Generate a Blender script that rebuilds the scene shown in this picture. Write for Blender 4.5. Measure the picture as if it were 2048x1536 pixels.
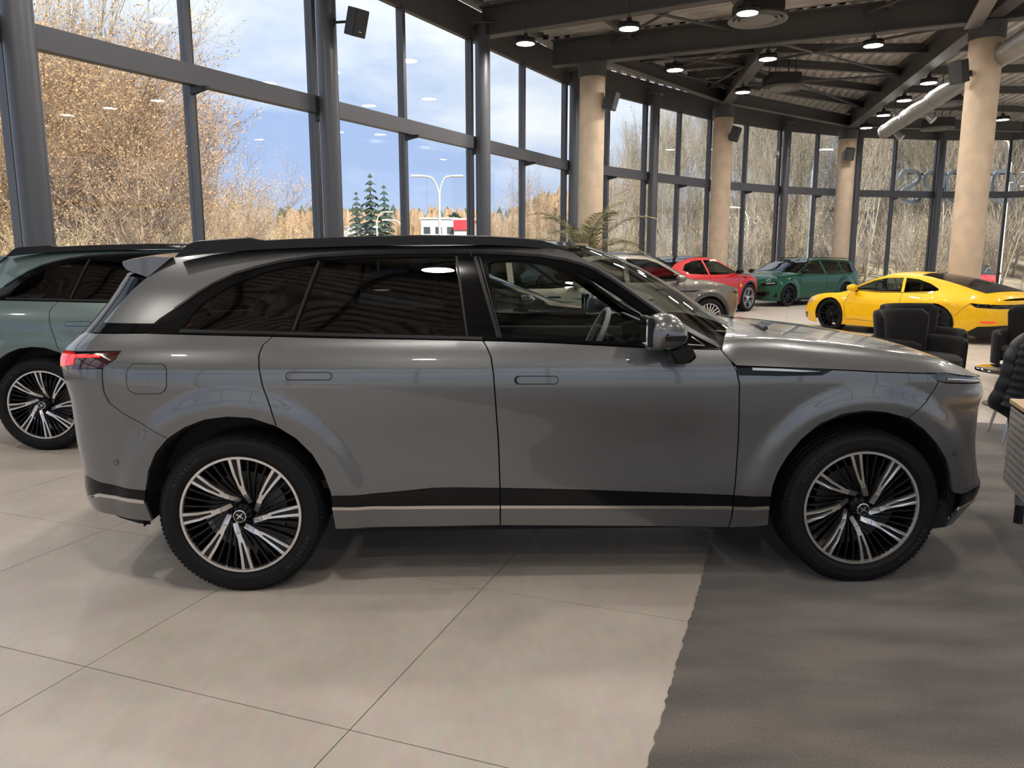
import bpy, bmesh, math, random
import numpy as np
from mathutils import Vector, Matrix, geometry
from mathutils.bvhtree import BVHTree

for _o in list(bpy.data.objects):
    bpy.data.objects.remove(_o)
SC = bpy.context.scene
COL = SC.collection
PI = math.pi
# ------------------------------------------------------------------ camera
CAM_H, PITCH, FPX = 1.6, math.radians(9.5), 1538.0
cam = bpy.data.cameras.new('camera'); cam_o = bpy.data.objects.new('camera', cam); COL.objects.link(cam_o)
cam.sensor_fit = 'HORIZONTAL'; cam.sensor_width = 36.0; cam.lens = FPX / 2048 * 36.0
cam.clip_start = 0.05; cam.clip_end = 2000
cam_o.location = (0, 0, CAM_H); cam_o.rotation_euler = (PI / 2 - PITCH, 0, 0)
SC.camera = cam_o
SC.view_settings.view_transform = 'Standard'; SC.view_settings.look = 'None'
SC.view_settings.gamma = 1.0; SC.view_settings.use_curve_mapping = False
SC.view_settings.exposure = 0.1
try:
    SC.cycles.transparent_max_bounces = 24
    SC.cycles.max_bounces = 7
    SC.cycles.diffuse_bounces = 3
    SC.cycles.glossy_bounces = 3
    SC.cycles.caustics_reflective = False
    SC.cycles.caustics_refractive = False
    SC.cycles.sample_clamp_indirect = 6.0
    SC.cycles.adaptive_threshold = 0.015
except Exception:
    pass

# ------------------------------------------------------------------ sky and sun
W = bpy.data.worlds.new('sky'); SC.world = W; W.use_nodes = True
nt = W.node_tree; nt.nodes.clear()
def wn(t, **k):
    n = nt.nodes.new(t)
    for a, v in k.items(): setattr(n, a, v)
    return n
tc = wn('ShaderNodeTexCoord'); sep = wn('ShaderNodeSeparateXYZ'); nt.links.new(tc.outputs['Generated'], sep.inputs[0])
ramp = wn('ShaderNodeValToRGB'); nt.links.new(sep.outputs['Z'], ramp.inputs[0])
cr = ramp.color_ramp; cr.elements[0].position = 0.0; cr.elements[0].color = (.50, .60, .80, 1)
cr.elements[1].position = 0.9; cr.elements[1].color = (.30, .50, .92, 1)
e = cr.elements.new(0.12); e.color = (.40, .53, .82, 1)
mp = wn('ShaderNodeMapping'); nt.links.new(tc.outputs['Generated'], mp.inputs[0]); mp.inputs['Scale'].default_value = (1.0, 1.0, 2.6)
mp.inputs['Location'].default_value = (.35, .1, -.12)
nz = wn('ShaderNodeTexNoise'); nt.links.new(mp.outputs[0], nz.inputs['Vector']); nz.inputs['Scale'].default_value = 2.0
nz.inputs['Detail'].default_value = 7; nz.inputs['Roughness'].default_value = .55
elevmix = wn('ShaderNodeMapRange'); nt.links.new(sep.outputs['Z'], elevmix.inputs[0])       # thicker cloud higher up
elevmix.inputs[1].default_value = .05; elevmix.inputs[2].default_value = .40; elevmix.inputs[3].default_value = -.07; elevmix.inputs[4].default_value = .06
addn = wn('ShaderNodeMath', operation='ADD'); nt.links.new(nz.outputs['Fac'], addn.inputs[0]); nt.links.new(elevmix.outputs[0], addn.inputs[1])
cl = wn('ShaderNodeValToRGB'); nt.links.new(addn.outputs[0], cl.inputs[0])
cl.color_ramp.elements[0].position = .40; cl.color_ramp.elements[0].color = (0, 0, 0, 1)
cl.color_ramp.elements[1].position = .58; cl.color_ramp.elements[1].color = (1, 1, 1, 1)
mx = wn('ShaderNodeMix', data_type='RGBA'); nt.links.new(cl.outputs[0], mx.inputs[0])
nt.links.new(ramp.outputs[0], mx.inputs[6]); mx.inputs[7].default_value = (.90, .945, .99, 1)
bg = wn('ShaderNodeBackground'); nt.links.new(mx.outputs[2], bg.inputs[0]); bg.inputs[1].default_value = 1.12
wo = wn('ShaderNodeOutputWorld'); nt.links.new(bg.outputs[0], wo.inputs[0])

sun = bpy.data.lights.new('sun', 'SUN'); sun.energy = 8.5; sun.angle = math.radians(1.5); sun.color = (1, .93, .82)
sun_o = bpy.data.objects.new('sun', sun); COL.objects.link(sun_o)
sun_o.rotation_euler = (math.radians(52), 0, math.radians(28)); sun_o.location = (10, -20, 30)
LAMP_POWER = 230.0

# ------------------------------------------------------------------ helpers
CP, SP = math.cos(PITCH), math.sin(PITCH)
def ray(px, py):
    a, b = px - 1024.0, 768.0 - py
    return Vector((a / FPX, CP + b / FPX * SP, b / FPX * CP - SP))
def at_z(px, py, z):
    d = ray(px, py); return Vector((0, 0, CAM_H)) + d * ((z - CAM_H) / d.z)
def at_y(px, py, y):
    d = ray(px, py); return Vector((0, 0, CAM_H)) + d * (y / d.y)

MATS = {}
def mat(name, color=(.5, .5, .5), rough=.5, metal=0.0, spec=None, coat=0.0, coat_rough=.03, emis=None, estr=0.0, alpha=None,
        noise=None, bump=None, trans=0.0, sheen=0.0, ior=None):
    """noise = (scale, amount, detail) multiplies the colour; bump = (scale, strength, distance)"""
    if name in MATS: return MATS[name]
    m = bpy.data.materials.new(name); m.use_nodes = True; MATS[name] = m
    t = m.node_tree; b = t.nodes['Principled BSDF']
    b.inputs['Base Color'].default_value = (*color, 1); b.inputs['Roughness'].default_value = rough
    b.inputs['Metallic'].default_value = metal
    if spec is not None: b.inputs['Specular IOR Level'].default_value = spec
    if ior is not None: b.inputs['IOR'].default_value = ior
    b.inputs['Coat Weight'].default_value = coat; b.inputs['Coat Roughness'].default_value = coat_rough
    b.inputs['Transmission Weight'].default_value = trans
    b.inputs['Sheen Weight'].default_value = sheen
    if emis:
        b.inputs['Emission Color'].default_value = (*emis, 1); b.inputs['Emission Strength'].default_value = estr
    if noise or bump:
        c = t.nodes.new('ShaderNodeTexCoord')
    if noise:
        n = t.nodes.new('ShaderNodeTexNoise'); t.links.new(c.outputs['Object'], n.inputs['Vector'])
        n.inputs['Scale'].default_value = noise[0]; n.inputs['Detail'].default_value = noise[2] if len(noise) > 2 else 5
        r = t.nodes.new('ShaderNodeMapRange'); t.links.new(n.outputs['Fac'], r.inputs[0])
        r.inputs[1].default_value = .25; r.inputs[2].default_value = .75
        r.inputs[3].default_value = 1 - noise[1]; r.inputs[4].default_value = 1 + noise[1]
        v = t.nodes.new('ShaderNodeVectorMath'); v.operation = 'SCALE'; v.inputs[0].default_value = color
        t.links.new(r.outputs[0], v.inputs['Scale']); t.links.new(v.outputs[0], b.inputs['Base Color'])
    if bump:
        n = t.nodes.new('ShaderNodeTexNoise'); t.links.new(c.outputs['Object'], n.inputs['Vector'])
        n.inputs['Scale'].default_value = bump[0]; n.inputs['Detail'].default_value = 4
        bn = t.nodes.new('ShaderNodeBump'); bn.inputs['Strength'].default_value = bump[1]; bn.inputs['Distance'].default_value = bump[2]
        t.links.new(n.outputs['Fac'], bn.inputs['Height']); t.links.new(bn.outputs[0], b.inputs['Normal'])
    return m

def glass_mat(name, tint=(.97, .985, .98), ior=1.45, gloss=(1, 1, 1), rough=0.0):
    if name in MATS: return MATS[name]
    m = bpy.data.materials.new(name); m.use_nodes = True; MATS[name] = m
    t = m.node_tree; t.nodes.clear()
    o = t.nodes.new('ShaderNodeOutputMaterial'); x = t.nodes.new('ShaderNodeMixShader')
    f = t.nodes.new('ShaderNodeFresnel'); ge = t.nodes.new('ShaderNodeNewGeometry')
    mr = t.nodes.new('ShaderNodeMapRange'); t.links.new(ge.outputs['Backfacing'], mr.inputs[0])
    mr.inputs[3].default_value = ior; mr.inputs[4].default_value = 1 / ior; t.links.new(mr.outputs[0], f.inputs['IOR'])
    a = t.nodes.new('ShaderNodeBsdfTransparent'); a.inputs[0].default_value = (*tint, 1)
    g = t.nodes.new('ShaderNodeBsdfGlossy'); g.inputs[0].default_value = (*gloss, 1); g.inputs['Roughness'].default_value = rough
    t.links.new(f.outputs[0], x.inputs[0]); t.links.new(a.outputs[0], x.inputs[1]); t.links.new(g.outputs[0], x.inputs[2])
    t.links.new(x.outputs[0], o.inputs[0])
    return m

def tag(o, label=None, cat=None, group=None, kind=None):
    if label: o['label'] = label
    if cat: o['category'] = cat
    if group: o['group'] = group
    if kind: o['kind'] = kind
    return o
def empty(name, loc=(0, 0, 0), rz=0.0, label=None, cat=None, group=None, kind=None, parent=None):
    o = bpy.data.objects.new(name, None); COL.objects.link(o); o.location = loc; o.rotation_euler = (0, 0, rz)
    o.empty_display_size = .1
    if parent: o.parent = parent
    return tag(o, label, cat, group, kind)
def link_mesh(name, me, m=None, parent=None, loc=None, rz=None):
    o = bpy.data.objects.new(name, me); COL.objects.link(o)
    if m is not None and not me.materials: me.materials.append(m)
    if parent is not None: o.parent = parent
    if loc is not None: o.location = loc
    if rz is not None: o.rotation_euler = (0, 0, rz)
    return o
def children(o): return [c for c in bpy.data.objects if c.parent == o]
def copy_tree(o, parent=None, kids=None):
    c = o.copy(); COL.objects.link(c); c.parent = parent
    if kids is None:
        kids = {}
        for q in bpy.data.objects:
            if q.parent: kids.setdefault(q.parent.name, []).append(q)
    for ch in kids.get(o.name, []): copy_tree(ch, c, kids)
    return c

class MB:
    def __init__(s): s.v = []; s.f = []; s.m = []; s.mi = 0
    def add(s, vs, fs):
        b = len(s.v); s.v += [tuple(x) for x in vs]; s.f += [tuple(i + b for i in f) for f in fs]; s.m += [s.mi] * len(fs)
        return s
    def box(s, c, size, rz=0.0, M=None):
        hx, hy, hz = size[0] / 2, size[1] / 2, size[2] / 2
        if M is None: M = Matrix.Rotation(rz, 3, 'Z')
        c = Vector(c)
        vs = [c + M @ Vector((x * hx, y * hy, z * hz)) for z in (-1, 1) for y in (-1, 1) for x in (-1, 1)]
        return s.add(vs, [(0, 2, 3, 1), (4, 5, 7, 6), (0, 1, 5, 4), (2, 6, 7, 3), (0, 4, 6, 2), (1, 3, 7, 5)])
    def bar(s, a, b, w, h, up=(0, 0, 1)):
        """box from a to b (centre line), w across, h along up"""
        a, b = Vector(a), Vector(b); x = (b - a); L = x.length; x.normalize(); u = Vector(up)
        y = u.cross(x); y.normalize(); z = x.cross(y)
        M = Matrix((x, y, z)).transposed()
        return s.box((a + b) / 2, (L, w, h), M=M)
    def cyl(s, a, b, r0, r1=None, n=12, caps=True):
        if r1 is None: r1 = r0
        a, b = Vector(a), Vector(b); x = (b - a).normalized()
        u = Vector((0, 0, 1)) if abs(x.z) < .9 else Vector((1, 0, 0))
        p = x.cross(u).normalized(); q = x.cross(p)
        vs = []
        for c, r in ((a, r0), (b, r1)):
            for i in range(n):
                t = 2 * PI * i / n; vs.append(c + (p * math.cos(t) + q * math.sin(t)) * r)
        fs = [(i, (i + 1) % n, n + (i + 1) % n, n + i) for i in range(n)]
        fs = [f[::-1] for f in fs]
        if caps: fs += [tuple(range(n)), tuple(range(2 * n - 1, n - 1, -1))]
        return s.add(vs, fs)
    def tube(s, pts, r, n=8, caps=True, closed=False, flat=None):
        pts = [Vector(p) for p in pts]; k = len(pts)
        rs = r if isinstance(r, (list, tuple)) else [r] * k
        vs = []; prev = None
        for i, p in enumerate(pts):
            if closed: d = pts[(i + 1) % k] - pts[i - 1]
            else: d = pts[min(i + 1, k - 1)] - pts[max(i - 1, 0)]
            d.normalize()
            if prev is None:
                u = Vector((0, 0, 1)) if abs(d.z) < .9 else Vector((1, 0, 0))
                a = d.cross(u).normalized()
            else:
                a = (prev - d * prev.dot(d)).normalized()
            prev = a; b = d.cross(a)
            for j in range(n):
                t = 2 * PI * j / n
                vs.append(p + a * math.cos(t) * rs[i] + b * math.sin(t) * rs[i] * (flat or 1))
        fs = []
        for i in range(k if closed else k - 1):
            o, o2 = i * n, ((i + 1) % k) * n
            for j in range(n): fs.append((o + j, o + (j + 1) % n, o2 + (j + 1) % n, o2 + j))
        if caps and not closed: fs += [tuple(range(n - 1, -1, -1)), tuple(range((k - 1) * n, k * n))]
        return s.add(vs, fs)
    def lathe(s, prof, n=24, axis='Z', o=(0, 0, 0), a0=0.0, a1=2 * PI):
        """prof: list of (r, h)"""
        full = abs(a1 - a0 - 2 * PI) < 1e-6; k = n if full else n + 1
        o = Vector(o); vs = []
        for r, h in prof:
            for i in range(k):
                t = a0 + (a1 - a0) * i / n
                if axis == 'Z': p = (r * math.cos(t), r * math.sin(t), h)
                elif axis == 'Y': p = (r * math.cos(t), h, r * math.sin(t))
                else: p = (h, r * math.cos(t), r * math.sin(t))
                vs.append(o + Vector(p))
        fs = []
        for j in range(len(prof) - 1):
            for i in range(n):
                i2 = (i + 1) % k
                fs.append((j * k + i, j * k + i2, (j + 1) * k + i2, (j + 1) * k + i))
        return s.add(vs, fs)
    def prism(s, poly, fn, t0, t1):
        """poly 2D, fn(u, v, t) -> 3D, closed solid between t0 and t1 (fan by earclip)"""
        n = len(poly)
        tri = geometry.tessellate_polygon([[Vector((p[0], p[1], 0)) for p in poly]])
        vs = [fn(p[0], p[1], t0) for p in poly] + [fn(p[0], p[1], t1) for p in poly]
        fs = [tuple(t) for t in tri] + [tuple(i + n for i in t[::-1]) for t in tri]
        fs += [(i, (i + 1) % n, n + (i + 1) % n, n + i) for i in range(n)]
        return s.add(vs, fs)
    def mesh(s, name, mats, smooth=None, fix=True):
        me = bpy.data.meshes.new(name); me.from_pydata([tuple(v) for v in s.v], [], s.f)
        if not isinstance(mats, (list, tuple)): mats = [mats]
        for m in mats: me.materials.append(m)
        if any(s.m): me.polygons.foreach_set('material_index', s.m)
        if fix:
            bm = bmesh.new(); bm.from_mesh(me); bmesh.ops.recalc_face_normals(bm, faces=bm.faces); bm.to_mesh(me); bm.free()
        if smooth is not None:
            me.polygons.foreach_set('use_smooth', [True] * len(me.polygons))
            if smooth < 179:
                try: me.set_sharp_from_angle(angle=math.radians(smooth))
                except Exception: pass
        me.update(); return me
    def build(s, name, mats, parent=None, smooth=None, loc=None, rz=None, fix=True):
        return link_mesh(name, s.mesh(name, mats, smooth, fix), None, parent, loc, rz)

def bevel(o, w=.01, seg=2, ang=35):
    b = o.modifiers.new('bevel', 'BEVEL'); b.width = w; b.segments = seg; b.limit_method = 'ANGLE'; b.angle_limit = math.radians(ang)
    return o
def catmull(pts, n=8, closed=False):
    pts = [tuple(p) for p in pts]; k = len(pts); out = []
    rng = range(k) if closed else range(k - 1)
    for i in rng:
        p0 = pts[i - 1] if (closed or i > 0) else tuple(2 * a - b for a, b in zip(pts[0], pts[1]))
        p1 = pts[i]; p2 = pts[(i + 1) % k]
        p3 = pts[(i + 2) % k] if (closed or i + 2 < k) else tuple(2 * a - b for a, b in zip(pts[-1], pts[-2]))
        for j in range(n):
            t = j / n
            out.append(tuple(.5 * (2 * b + (c - a) * t + (2 * a - 5 * b + 4 * c - d) * t * t + (3 * b - a - 3 * c + d) * t ** 3)
                             for a, b, c, d in zip(p0, p1, p2, p3)))
    if not closed: out.append(pts[-1])
    return out

# ================================================================== BUILDING SHELL
M_FRAME = mat('dark_frame', (.095, .096, .110), .42, .15)
M_BEAM = mat('beam_paint', (.105, .106, .112), .5, .1)
M_GLASS = glass_mat('window_glass', (.975, .985, .98), 1.27)
M_CONC = mat('concrete', (.58, .46, .34), .9, spec=.2, noise=(3.0, .16, 8), bump=(18, .25, .004))
M_STEEL = mat('galvanised', (.74, .72, .70), .42, .25, noise=(2.2, .22, 4))
M_WHITE = mat('white_plaster', (.72, .71, .69), .8)
M_BLACKM = mat('black_plastic', (.012, .012, .013), .45)

# --- floor tiles -------------------------------------------------------------
E1 = Vector((math.cos(math.radians(-20)), math.sin(math.radians(-20)), 0)); E2 = Vector((-E1.y, E1.x, 0))
TORG = at_z(699, 1460, 0)
def tile_mat():
    m = mat('floor_tile', (.5, .46, .42), .36); t = m.node_tree; b = t.nodes['Principled BSDF']
    c = t.nodes.new('ShaderNodeTexCoord')
    g = t.nodes.new('ShaderNodeNewGeometry')
    n1 = t.nodes.new('ShaderNodeTexNoise'); t.links.new(g.outputs['Position'], n1.inputs['Vector']); n1.inputs['Scale'].default_value = 2.2; n1.inputs['Detail'].default_value = 8; n1.inputs['Roughness'].default_value = .65
    r1 = t.nodes.new('ShaderNodeValToRGB'); t.links.new(n1.outputs['Fac'], r1.inputs[0])
    r1.color_ramp.elements[0].position = .3; r1.color_ramp.elements[0].color = (.44, .382, .332, 1)
    r1.color_ramp.elements[1].position = .72; r1.color_ramp.elements[1].color = (.575, .505, .445, 1)
    n2 = t.nodes.new('ShaderNodeTexNoise'); n2.inputs['Scale'].default_value = 30; n2.inputs['Detail'].default_value = 6
    mp2 = t.nodes.new('ShaderNodeMapping'); mp2.inputs['Scale'].default_value = (1, .25, 1); t.links.new(g.outputs['Position'], mp2.inputs[0]); t.links.new(mp2.outputs[0], n2.inputs['Vector'])
    x = t.nodes.new('ShaderNodeMix'); x.data_type = 'RGBA'; x.blend_type = 'OVERLAY'; x.inputs[0].default_value = .14
    t.links.new(r1.outputs[0], x.inputs[6]); t.links.new(n2.outputs['Color'], x.inputs[7]); t.links.new(x.outputs[2], b.inputs['Base Color'])
    rr = t.nodes.new('ShaderNodeMapRange'); t.links.new(n2.outputs['Fac'], rr.inputs[0]); rr.inputs[3].default_value = .30; rr.inputs[4].default_value = .46
    t.links.new(rr.outputs[0], b.inputs['Roughness'])
    bn = t.nodes.new('ShaderNodeBump'); bn.inputs['Strength'].default_value = .06; bn.inputs['Distance'].default_value = .002
    t.links.new(n2.outputs['Fac'], bn.inputs['Height']); t.links.new(bn.outputs[0], b.inputs['Normal'])
    return m
M_TILE = tile_mat()
M_GROUT = mat('grout', (.20, .18, .165), .9)

# curtain wall nodes, from photo rays (see transom height 4.09 m)
def wall_pts():
    d = Vector((.48, .877, 0)).normalized(); m0 = Vector((-5.79, 9.22, 0)); m6 = Vector((1.46, 22.46, 0))
    step = (m6 - m0) / 6
    pts = [m0 + step * k for k in range(-6, 7)]
    pts += [Vector(p) for p in ((4.21, 25.4, 0), (6.96, 28.2, 0), (10.25, 30.6, 0), (13.8, 32.3, 0), (17.63, 33.1, 0), (20.7, 33.1, 0))]
    return pts
WP = wall_pts()
LEFT0 = WP[0].copy()
FLOOR_POLY = [LEFT0] + WP[1:] + [Vector((24.5, 29.6, 0)), Vector((27, 12, 0)), Vector((27, -11, 0)), Vector((LEFT0.x - 4, -11, 0))]
def clip_line(p, d, poly):
    """interval of p + t d inside convex polygon (any winding)"""
    n = len(poly); c = sum(poly, Vector()) / n; lo, hi = -1e9, 1e9
    for i in range(n):
        a, b = poly[i], poly[(i + 1) % n]; e = b - a; nn = Vector((e.y, -e.x, 0))
        if nn.dot(c - a) < 0: nn = -nn
        k, q = nn.dot(d), nn.dot(p - a)
        if abs(k) < 1e-9:
            if q < 0: return None
            continue
        t = -q / k
        if k > 0: lo = max(lo, t)
        else: hi = min(hi, t)
    return (lo, hi) if hi > lo + .05 else None
def inside(p, poly, margin=0.0):
    n = len(poly); c = sum(poly, Vector()) / n
    for i in range(n):
        a, b = poly[i], poly[(i + 1) % n]; e = b - a; nn = Vector((e.y, -e.x, 0)).normalized()
        if nn.dot(c - a) < 0: nn = -nn
        if nn.dot(p - a) < margin: return False
    return True
fl = MB(); fl.add([(p.x, p.y, -.006) for p in FLOOR_POLY] + [(p.x, p.y, -.25) for p in FLOOR_POLY],
                  [tuple(range(len(FLOOR_POLY))), tuple(range(2 * len(FLOOR_POLY) - 1, len(FLOOR_POLY) - 1, -1))] +
                  [(i, (i + 1) % len(FLOOR_POLY), len(FLOOR_POLY) + (i + 1) % len(FLOOR_POLY), len(FLOOR_POLY) + i) for i in range(len(FLOOR_POLY))])
floor = tag(fl.build('floor', M_GROUT), kind='structure', label='pale beige stone tile floor of the car showroom')
# carpet extents in tile coordinates
def tcoord(p): q = p - TORG; return q.dot(E1), q.dot(E2)
CE = tcoord(at_z(1298, 1520, 0))[0]; CF = tcoord(at_z(1960, 846, 0))[1]
TS = 1.2
tiles = []
for i in range(-30, 34):
    for j in range(-22, 34):
        c = TORG + E1 * (TS * (i + .5)) + E2 * (TS * (j + .5))
        if not inside(c, FLOOR_POLY, .05): continue
        if TS * i > CE + .05 and TS * (j + 1) < CF - .05: continue
        tiles.append((c, i, j))
def tile_rank(c):
    d = Vector((c.x, c.y, -CAM_H)); z = c.y * CP + CAM_H * SP
    if z < .5: return 1e6 + c.length
    px = 1024 + FPX * c.x / z
    return c.length + (0 if -300 < px < 2350 else 1e3)
tiles.sort(key=lambda t: tile_rank(t[0]))
tm = MB(); g = .0025
tm.box((0, 0, -.003), (TS - 2 * g, TS - 2 * g, .006))
tile_me = tm.mesh('floor_tile', M_TILE)
for c, i, j in tiles[:290]:
    o = link_mesh('tile', tile_me, None, floor, c, math.radians(-20))
rest = MB()
for c, i, j in tiles[290:]: rest.box((c.x, c.y, -.003), (TS - 2 * g, TS - 2 * g, .006), math.radians(-20))
tag(rest.build('tile_field', M_TILE, floor), kind='stuff')

# --- carpet --------------------------------------------------------------------
def carpet_mat():
    m = mat('carpet', (.06, .055, .05), .95, sheen=.25); t = m.node_tree; b = t.nodes['Principled BSDF']
    g = t.nodes.new('ShaderNodeNewGeometry')
    n1 = t.nodes.new('ShaderNodeTexNoise'); n1.inputs['Scale'].default_value = 1.3; n1.inputs['Detail'].default_value = 6
    mp1 = t.nodes.new('ShaderNodeMapping'); mp1.inputs['Rotation'].default_value = (0, 0, .25); mp1.inputs['Scale'].default_value = (1, 3.2, 1)
    t.links.new(g.outputs['Position'], mp1.inputs[0]); t.links.new(mp1.outputs[0], n1.inputs['Vector'])
    n2 = t.nodes.new('ShaderNodeTexNoise'); n2.inputs['Scale'].default_value = 210; n2.inputs['Detail'].default_value = 3; t.links.new(g.outputs['Position'], n2.inputs['Vector'])
    r1 = t.nodes.new('ShaderNodeValToRGB'); t.links.new(n1.outputs['Fac'], r1.inputs[0])
    r1.color_ramp.elements[0].position = .38; r1.color_ramp.elements[0].color = (.075, .063, .053, 1)
    r1.color_ramp.elements[1].position = .62; r1.color_ramp.elements[1].color = (.150, .124, .103, 1)
    r2 = t.nodes.new('ShaderNodeMapRange'); t.links.new(n2.outputs['Fac'], r2.inputs[0]); r2.inputs[1].default_value = .3; r2.inputs[2].default_value = .7; r2.inputs[3].default_value = .45; r2.inputs[4].default_value = 1.55
    v = t.nodes.new('ShaderNodeVectorMath'); v.operation = 'SCALE'; t.links.new(r1.outputs[0], v.inputs[0]); t.links.new(r2.outputs[0], v.inputs['Scale'])
    t.links.new(v.outputs[0], b.inputs['Base Color'])
    bn = t.nodes.new('ShaderNodeBump'); bn.inputs['Strength'].default_value = .9; bn.inputs['Distance'].default_value = .006
    t.links.new(n2.outputs['Fac'], bn.inputs['Height']); t.links.new(bn.outputs[0], b.inputs['Normal'])
    return m
M_CARPET = carpet_mat()
def carpet():
    rnd = random.Random(4); mb = MB()
    L = CF + 6.0; n = 420; a0, b0 = CE, CF - L
    top = []
    for k in range(n + 1):                       # frayed edge
        top.append((a0 + rnd.uniform(-.006, .006), b0 + L * k / n))
    far = [(a0 + 14.0, CF), (a0 + 14.0, b0)]
    poly = top + far
    fn = lambda u, v, t: TORG + E1 * u + E2 * v + Vector((0, 0, t))
    mb.prism(poly, fn, .0006, .005)
    o = mb.build('carpet', M_CARPET)
    tag(o, 'dark grey-brown carpet under the front of the grey SUV', 'carpet')
carpet()

# --- curtain wall ----------------------------------------------------------------
TR_Z, TR_H, HD_Z, DECK_Z = 4.09, .27, 6.30, 6.98
def seg_wall(parent, a, b, first, cx, low=True):
    """one bay between two posts: two panes, transom, header; post at a"""
    d = (b - a); L = d.length; d.normalize(); n_in = Vector((d.y, -d.x, 0))
    if n_in.dot(cx - a) < 0: n_in = -n_in
    rz = math.atan2(d.y, d.x); up = Vector((0, 0, 1))
    mid = (a + b) / 2
    MB().box((0, 0, 0), (.07, .16, HD_Z + .1)).build('mullion', M_FRAME, parent, loc=a + up * (HD_Z / 2), rz=rz)
    MB().box((0, 0, 0), (.035, .10, HD_Z)).build('gasket', M_BLACKM, parent, loc=a + up * (HD_Z / 2) + n_in * .02 + d * .05, rz=rz)
    MB().box((0, 0, 0), (L, .15, TR_H)).build('transom', M_FRAME, parent, loc=mid + up * TR_Z + n_in * .12, rz=rz)
    MB().box((0, 0, 0), (L, .12, DECK_Z - HD_Z)).build('header_panel', M_BEAM, parent, loc=mid + up * ((DECK_Z + HD_Z) / 2), rz=rz)
    MB().box((0, 0, 0), (L, .16, .10)).build('bottom_rail', M_FRAME, parent, loc=mid + up * .05, rz=rz)
    g1 = MB().box((0, 0, 0), (L - .07, .024, TR_Z - .1)); g1.build('pane', M_GLASS, parent, loc=mid + up * ((TR_Z) / 2 + .05), rz=rz)
    g2 = MB().box((0, 0, 0), (L - .07, .024, HD_Z - TR_Z)); g2.build('pane', M_GLASS, parent, loc=mid + up * ((TR_Z + HD_Z) / 2), rz=rz)
    return n_in, d, rz
CX = Vector((6, 12, 0))
wall_l = empty('wall_left', kind='structure', label='straight glazed curtain wall with dark metal frames behind the cars')
wall_c = empty('wall_curved', kind='structure', label='curved glazed curtain wall at the far end of the hall')
wall_r = empty('wall_right', kind='structure', label='glazed wall returning along the right of the hall')
wall_b = empty('wall_back', kind='structure', label='glazed wall behind the camera')
COLS = []
STR = WP[:13]
for k in range(12):
    n_in, d, rz = seg_wall(wall_l, STR[k], STR[k + 1], k == 0, CX)
    if k % 2 == 0: COLS.append((STR[k] + n_in * .34 + d * .02, k))
    br = MB(); br.prism([(0, 0), (.34, .05), (.34, .09), (0, .12)], lambda u, v, t: n_in * (u) + d * t + Vector((0, 0, v)), -.03, .03)
    br.build('bracket', M_BLACKM, wall_l, loc=STR[k] + n_in * .06 + Vector((0, 0, TR_Z - TR_H / 2 - .12)))
# curved part: each bay split in two by a mid mullion
CUR = WP[12:]
cn = []
for k in range(len(CUR) - 1):
    a, b = CUR[k], CUR[k + 1]; cn += [a, (a + b) / 2]
cn.append(CUR[-1])
for k in range(len(cn) - 1):
    n_in, d, rz = seg_wall(wall_c, cn[k], cn[k + 1], False, CX)
    if k % 2 == 0: COLS.append((cn[k] + n_in * .34 + d * .05, 100 + k))
    br = MB(); br.prism([(0, 0), (.34, .05), (.34, .09), (0, .12)], lambda u, v, t: n_in * (u) + d * t + Vector((0, 0, v)), -.03, .03)
    br.build('bracket', M_BLACKM, wall_c, loc=cn[k] + n_in * .06 + Vector((0, 0, TR_Z - TR_H / 2 - .12)))
def run(parent, a, b, n):
    for k in range(n): seg_wall(parent, a + (b - a) * (k / n), a + (b - a) * ((k + 1) / n), False, CX)
run(wall_r, WP[-1], FLOOR_POLY[-4], 2); run(wall_r, FLOOR_POLY[-4], FLOOR_POLY[-3], 6); run(wall_r, FLOOR_POLY[-3], FLOOR_POLY[-2], 8)
run(wall_b, FLOOR_POLY[-2], FLOOR_POLY[-1], 14)
run(wall_l, FLOOR_POLY[-1], LEFT0, 3)

names = {2: 'leftmost of the dark round steel columns, its top beyond the frame', }
order = 0
M_COLS = mat('column_paint', (.105, .108, .122), .40, .25)
lab = {6: 'dark round steel column, leftmost in view, behind the grey-green SUV',
       8: 'dark round steel column carrying a black loudspeaker near its top',
       10: 'dark round steel column right of the two-armed street lamp beyond the glass',
       100: 'dark round steel column just left of the nearest concrete pillar', 102: 'slim dark column right of the potted palm',
       104: 'slim dark column just left of the second concrete pillar', 106: 'slim dark column with the white security camera',
       108: 'slim dark column hidden behind the third concrete pillar', 110: 'slim dark column crossing the raised sign letters at the glass'}
for p, k in COLS:
    r = .165 if k < 100 else .15
    e = empty('steel_column', p, 0, lab.get(k, 'dark round steel column outside the picture on the left'), 'column', 'steel columns along the glazing')
    MB().cyl((0, 0, 0), (0, 0, HD_Z + .25), r, n=28, caps=False).build('shaft', M_COLS, e, smooth=40)
    MB().box((0, 0, .008), (.5, .5, .016)).build('base_plate', M_COLS, e)
    MB().box((0, 0, HD_Z + .26), (.46, .46, .03)).build('head_plate', M_COLS, e)

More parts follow.
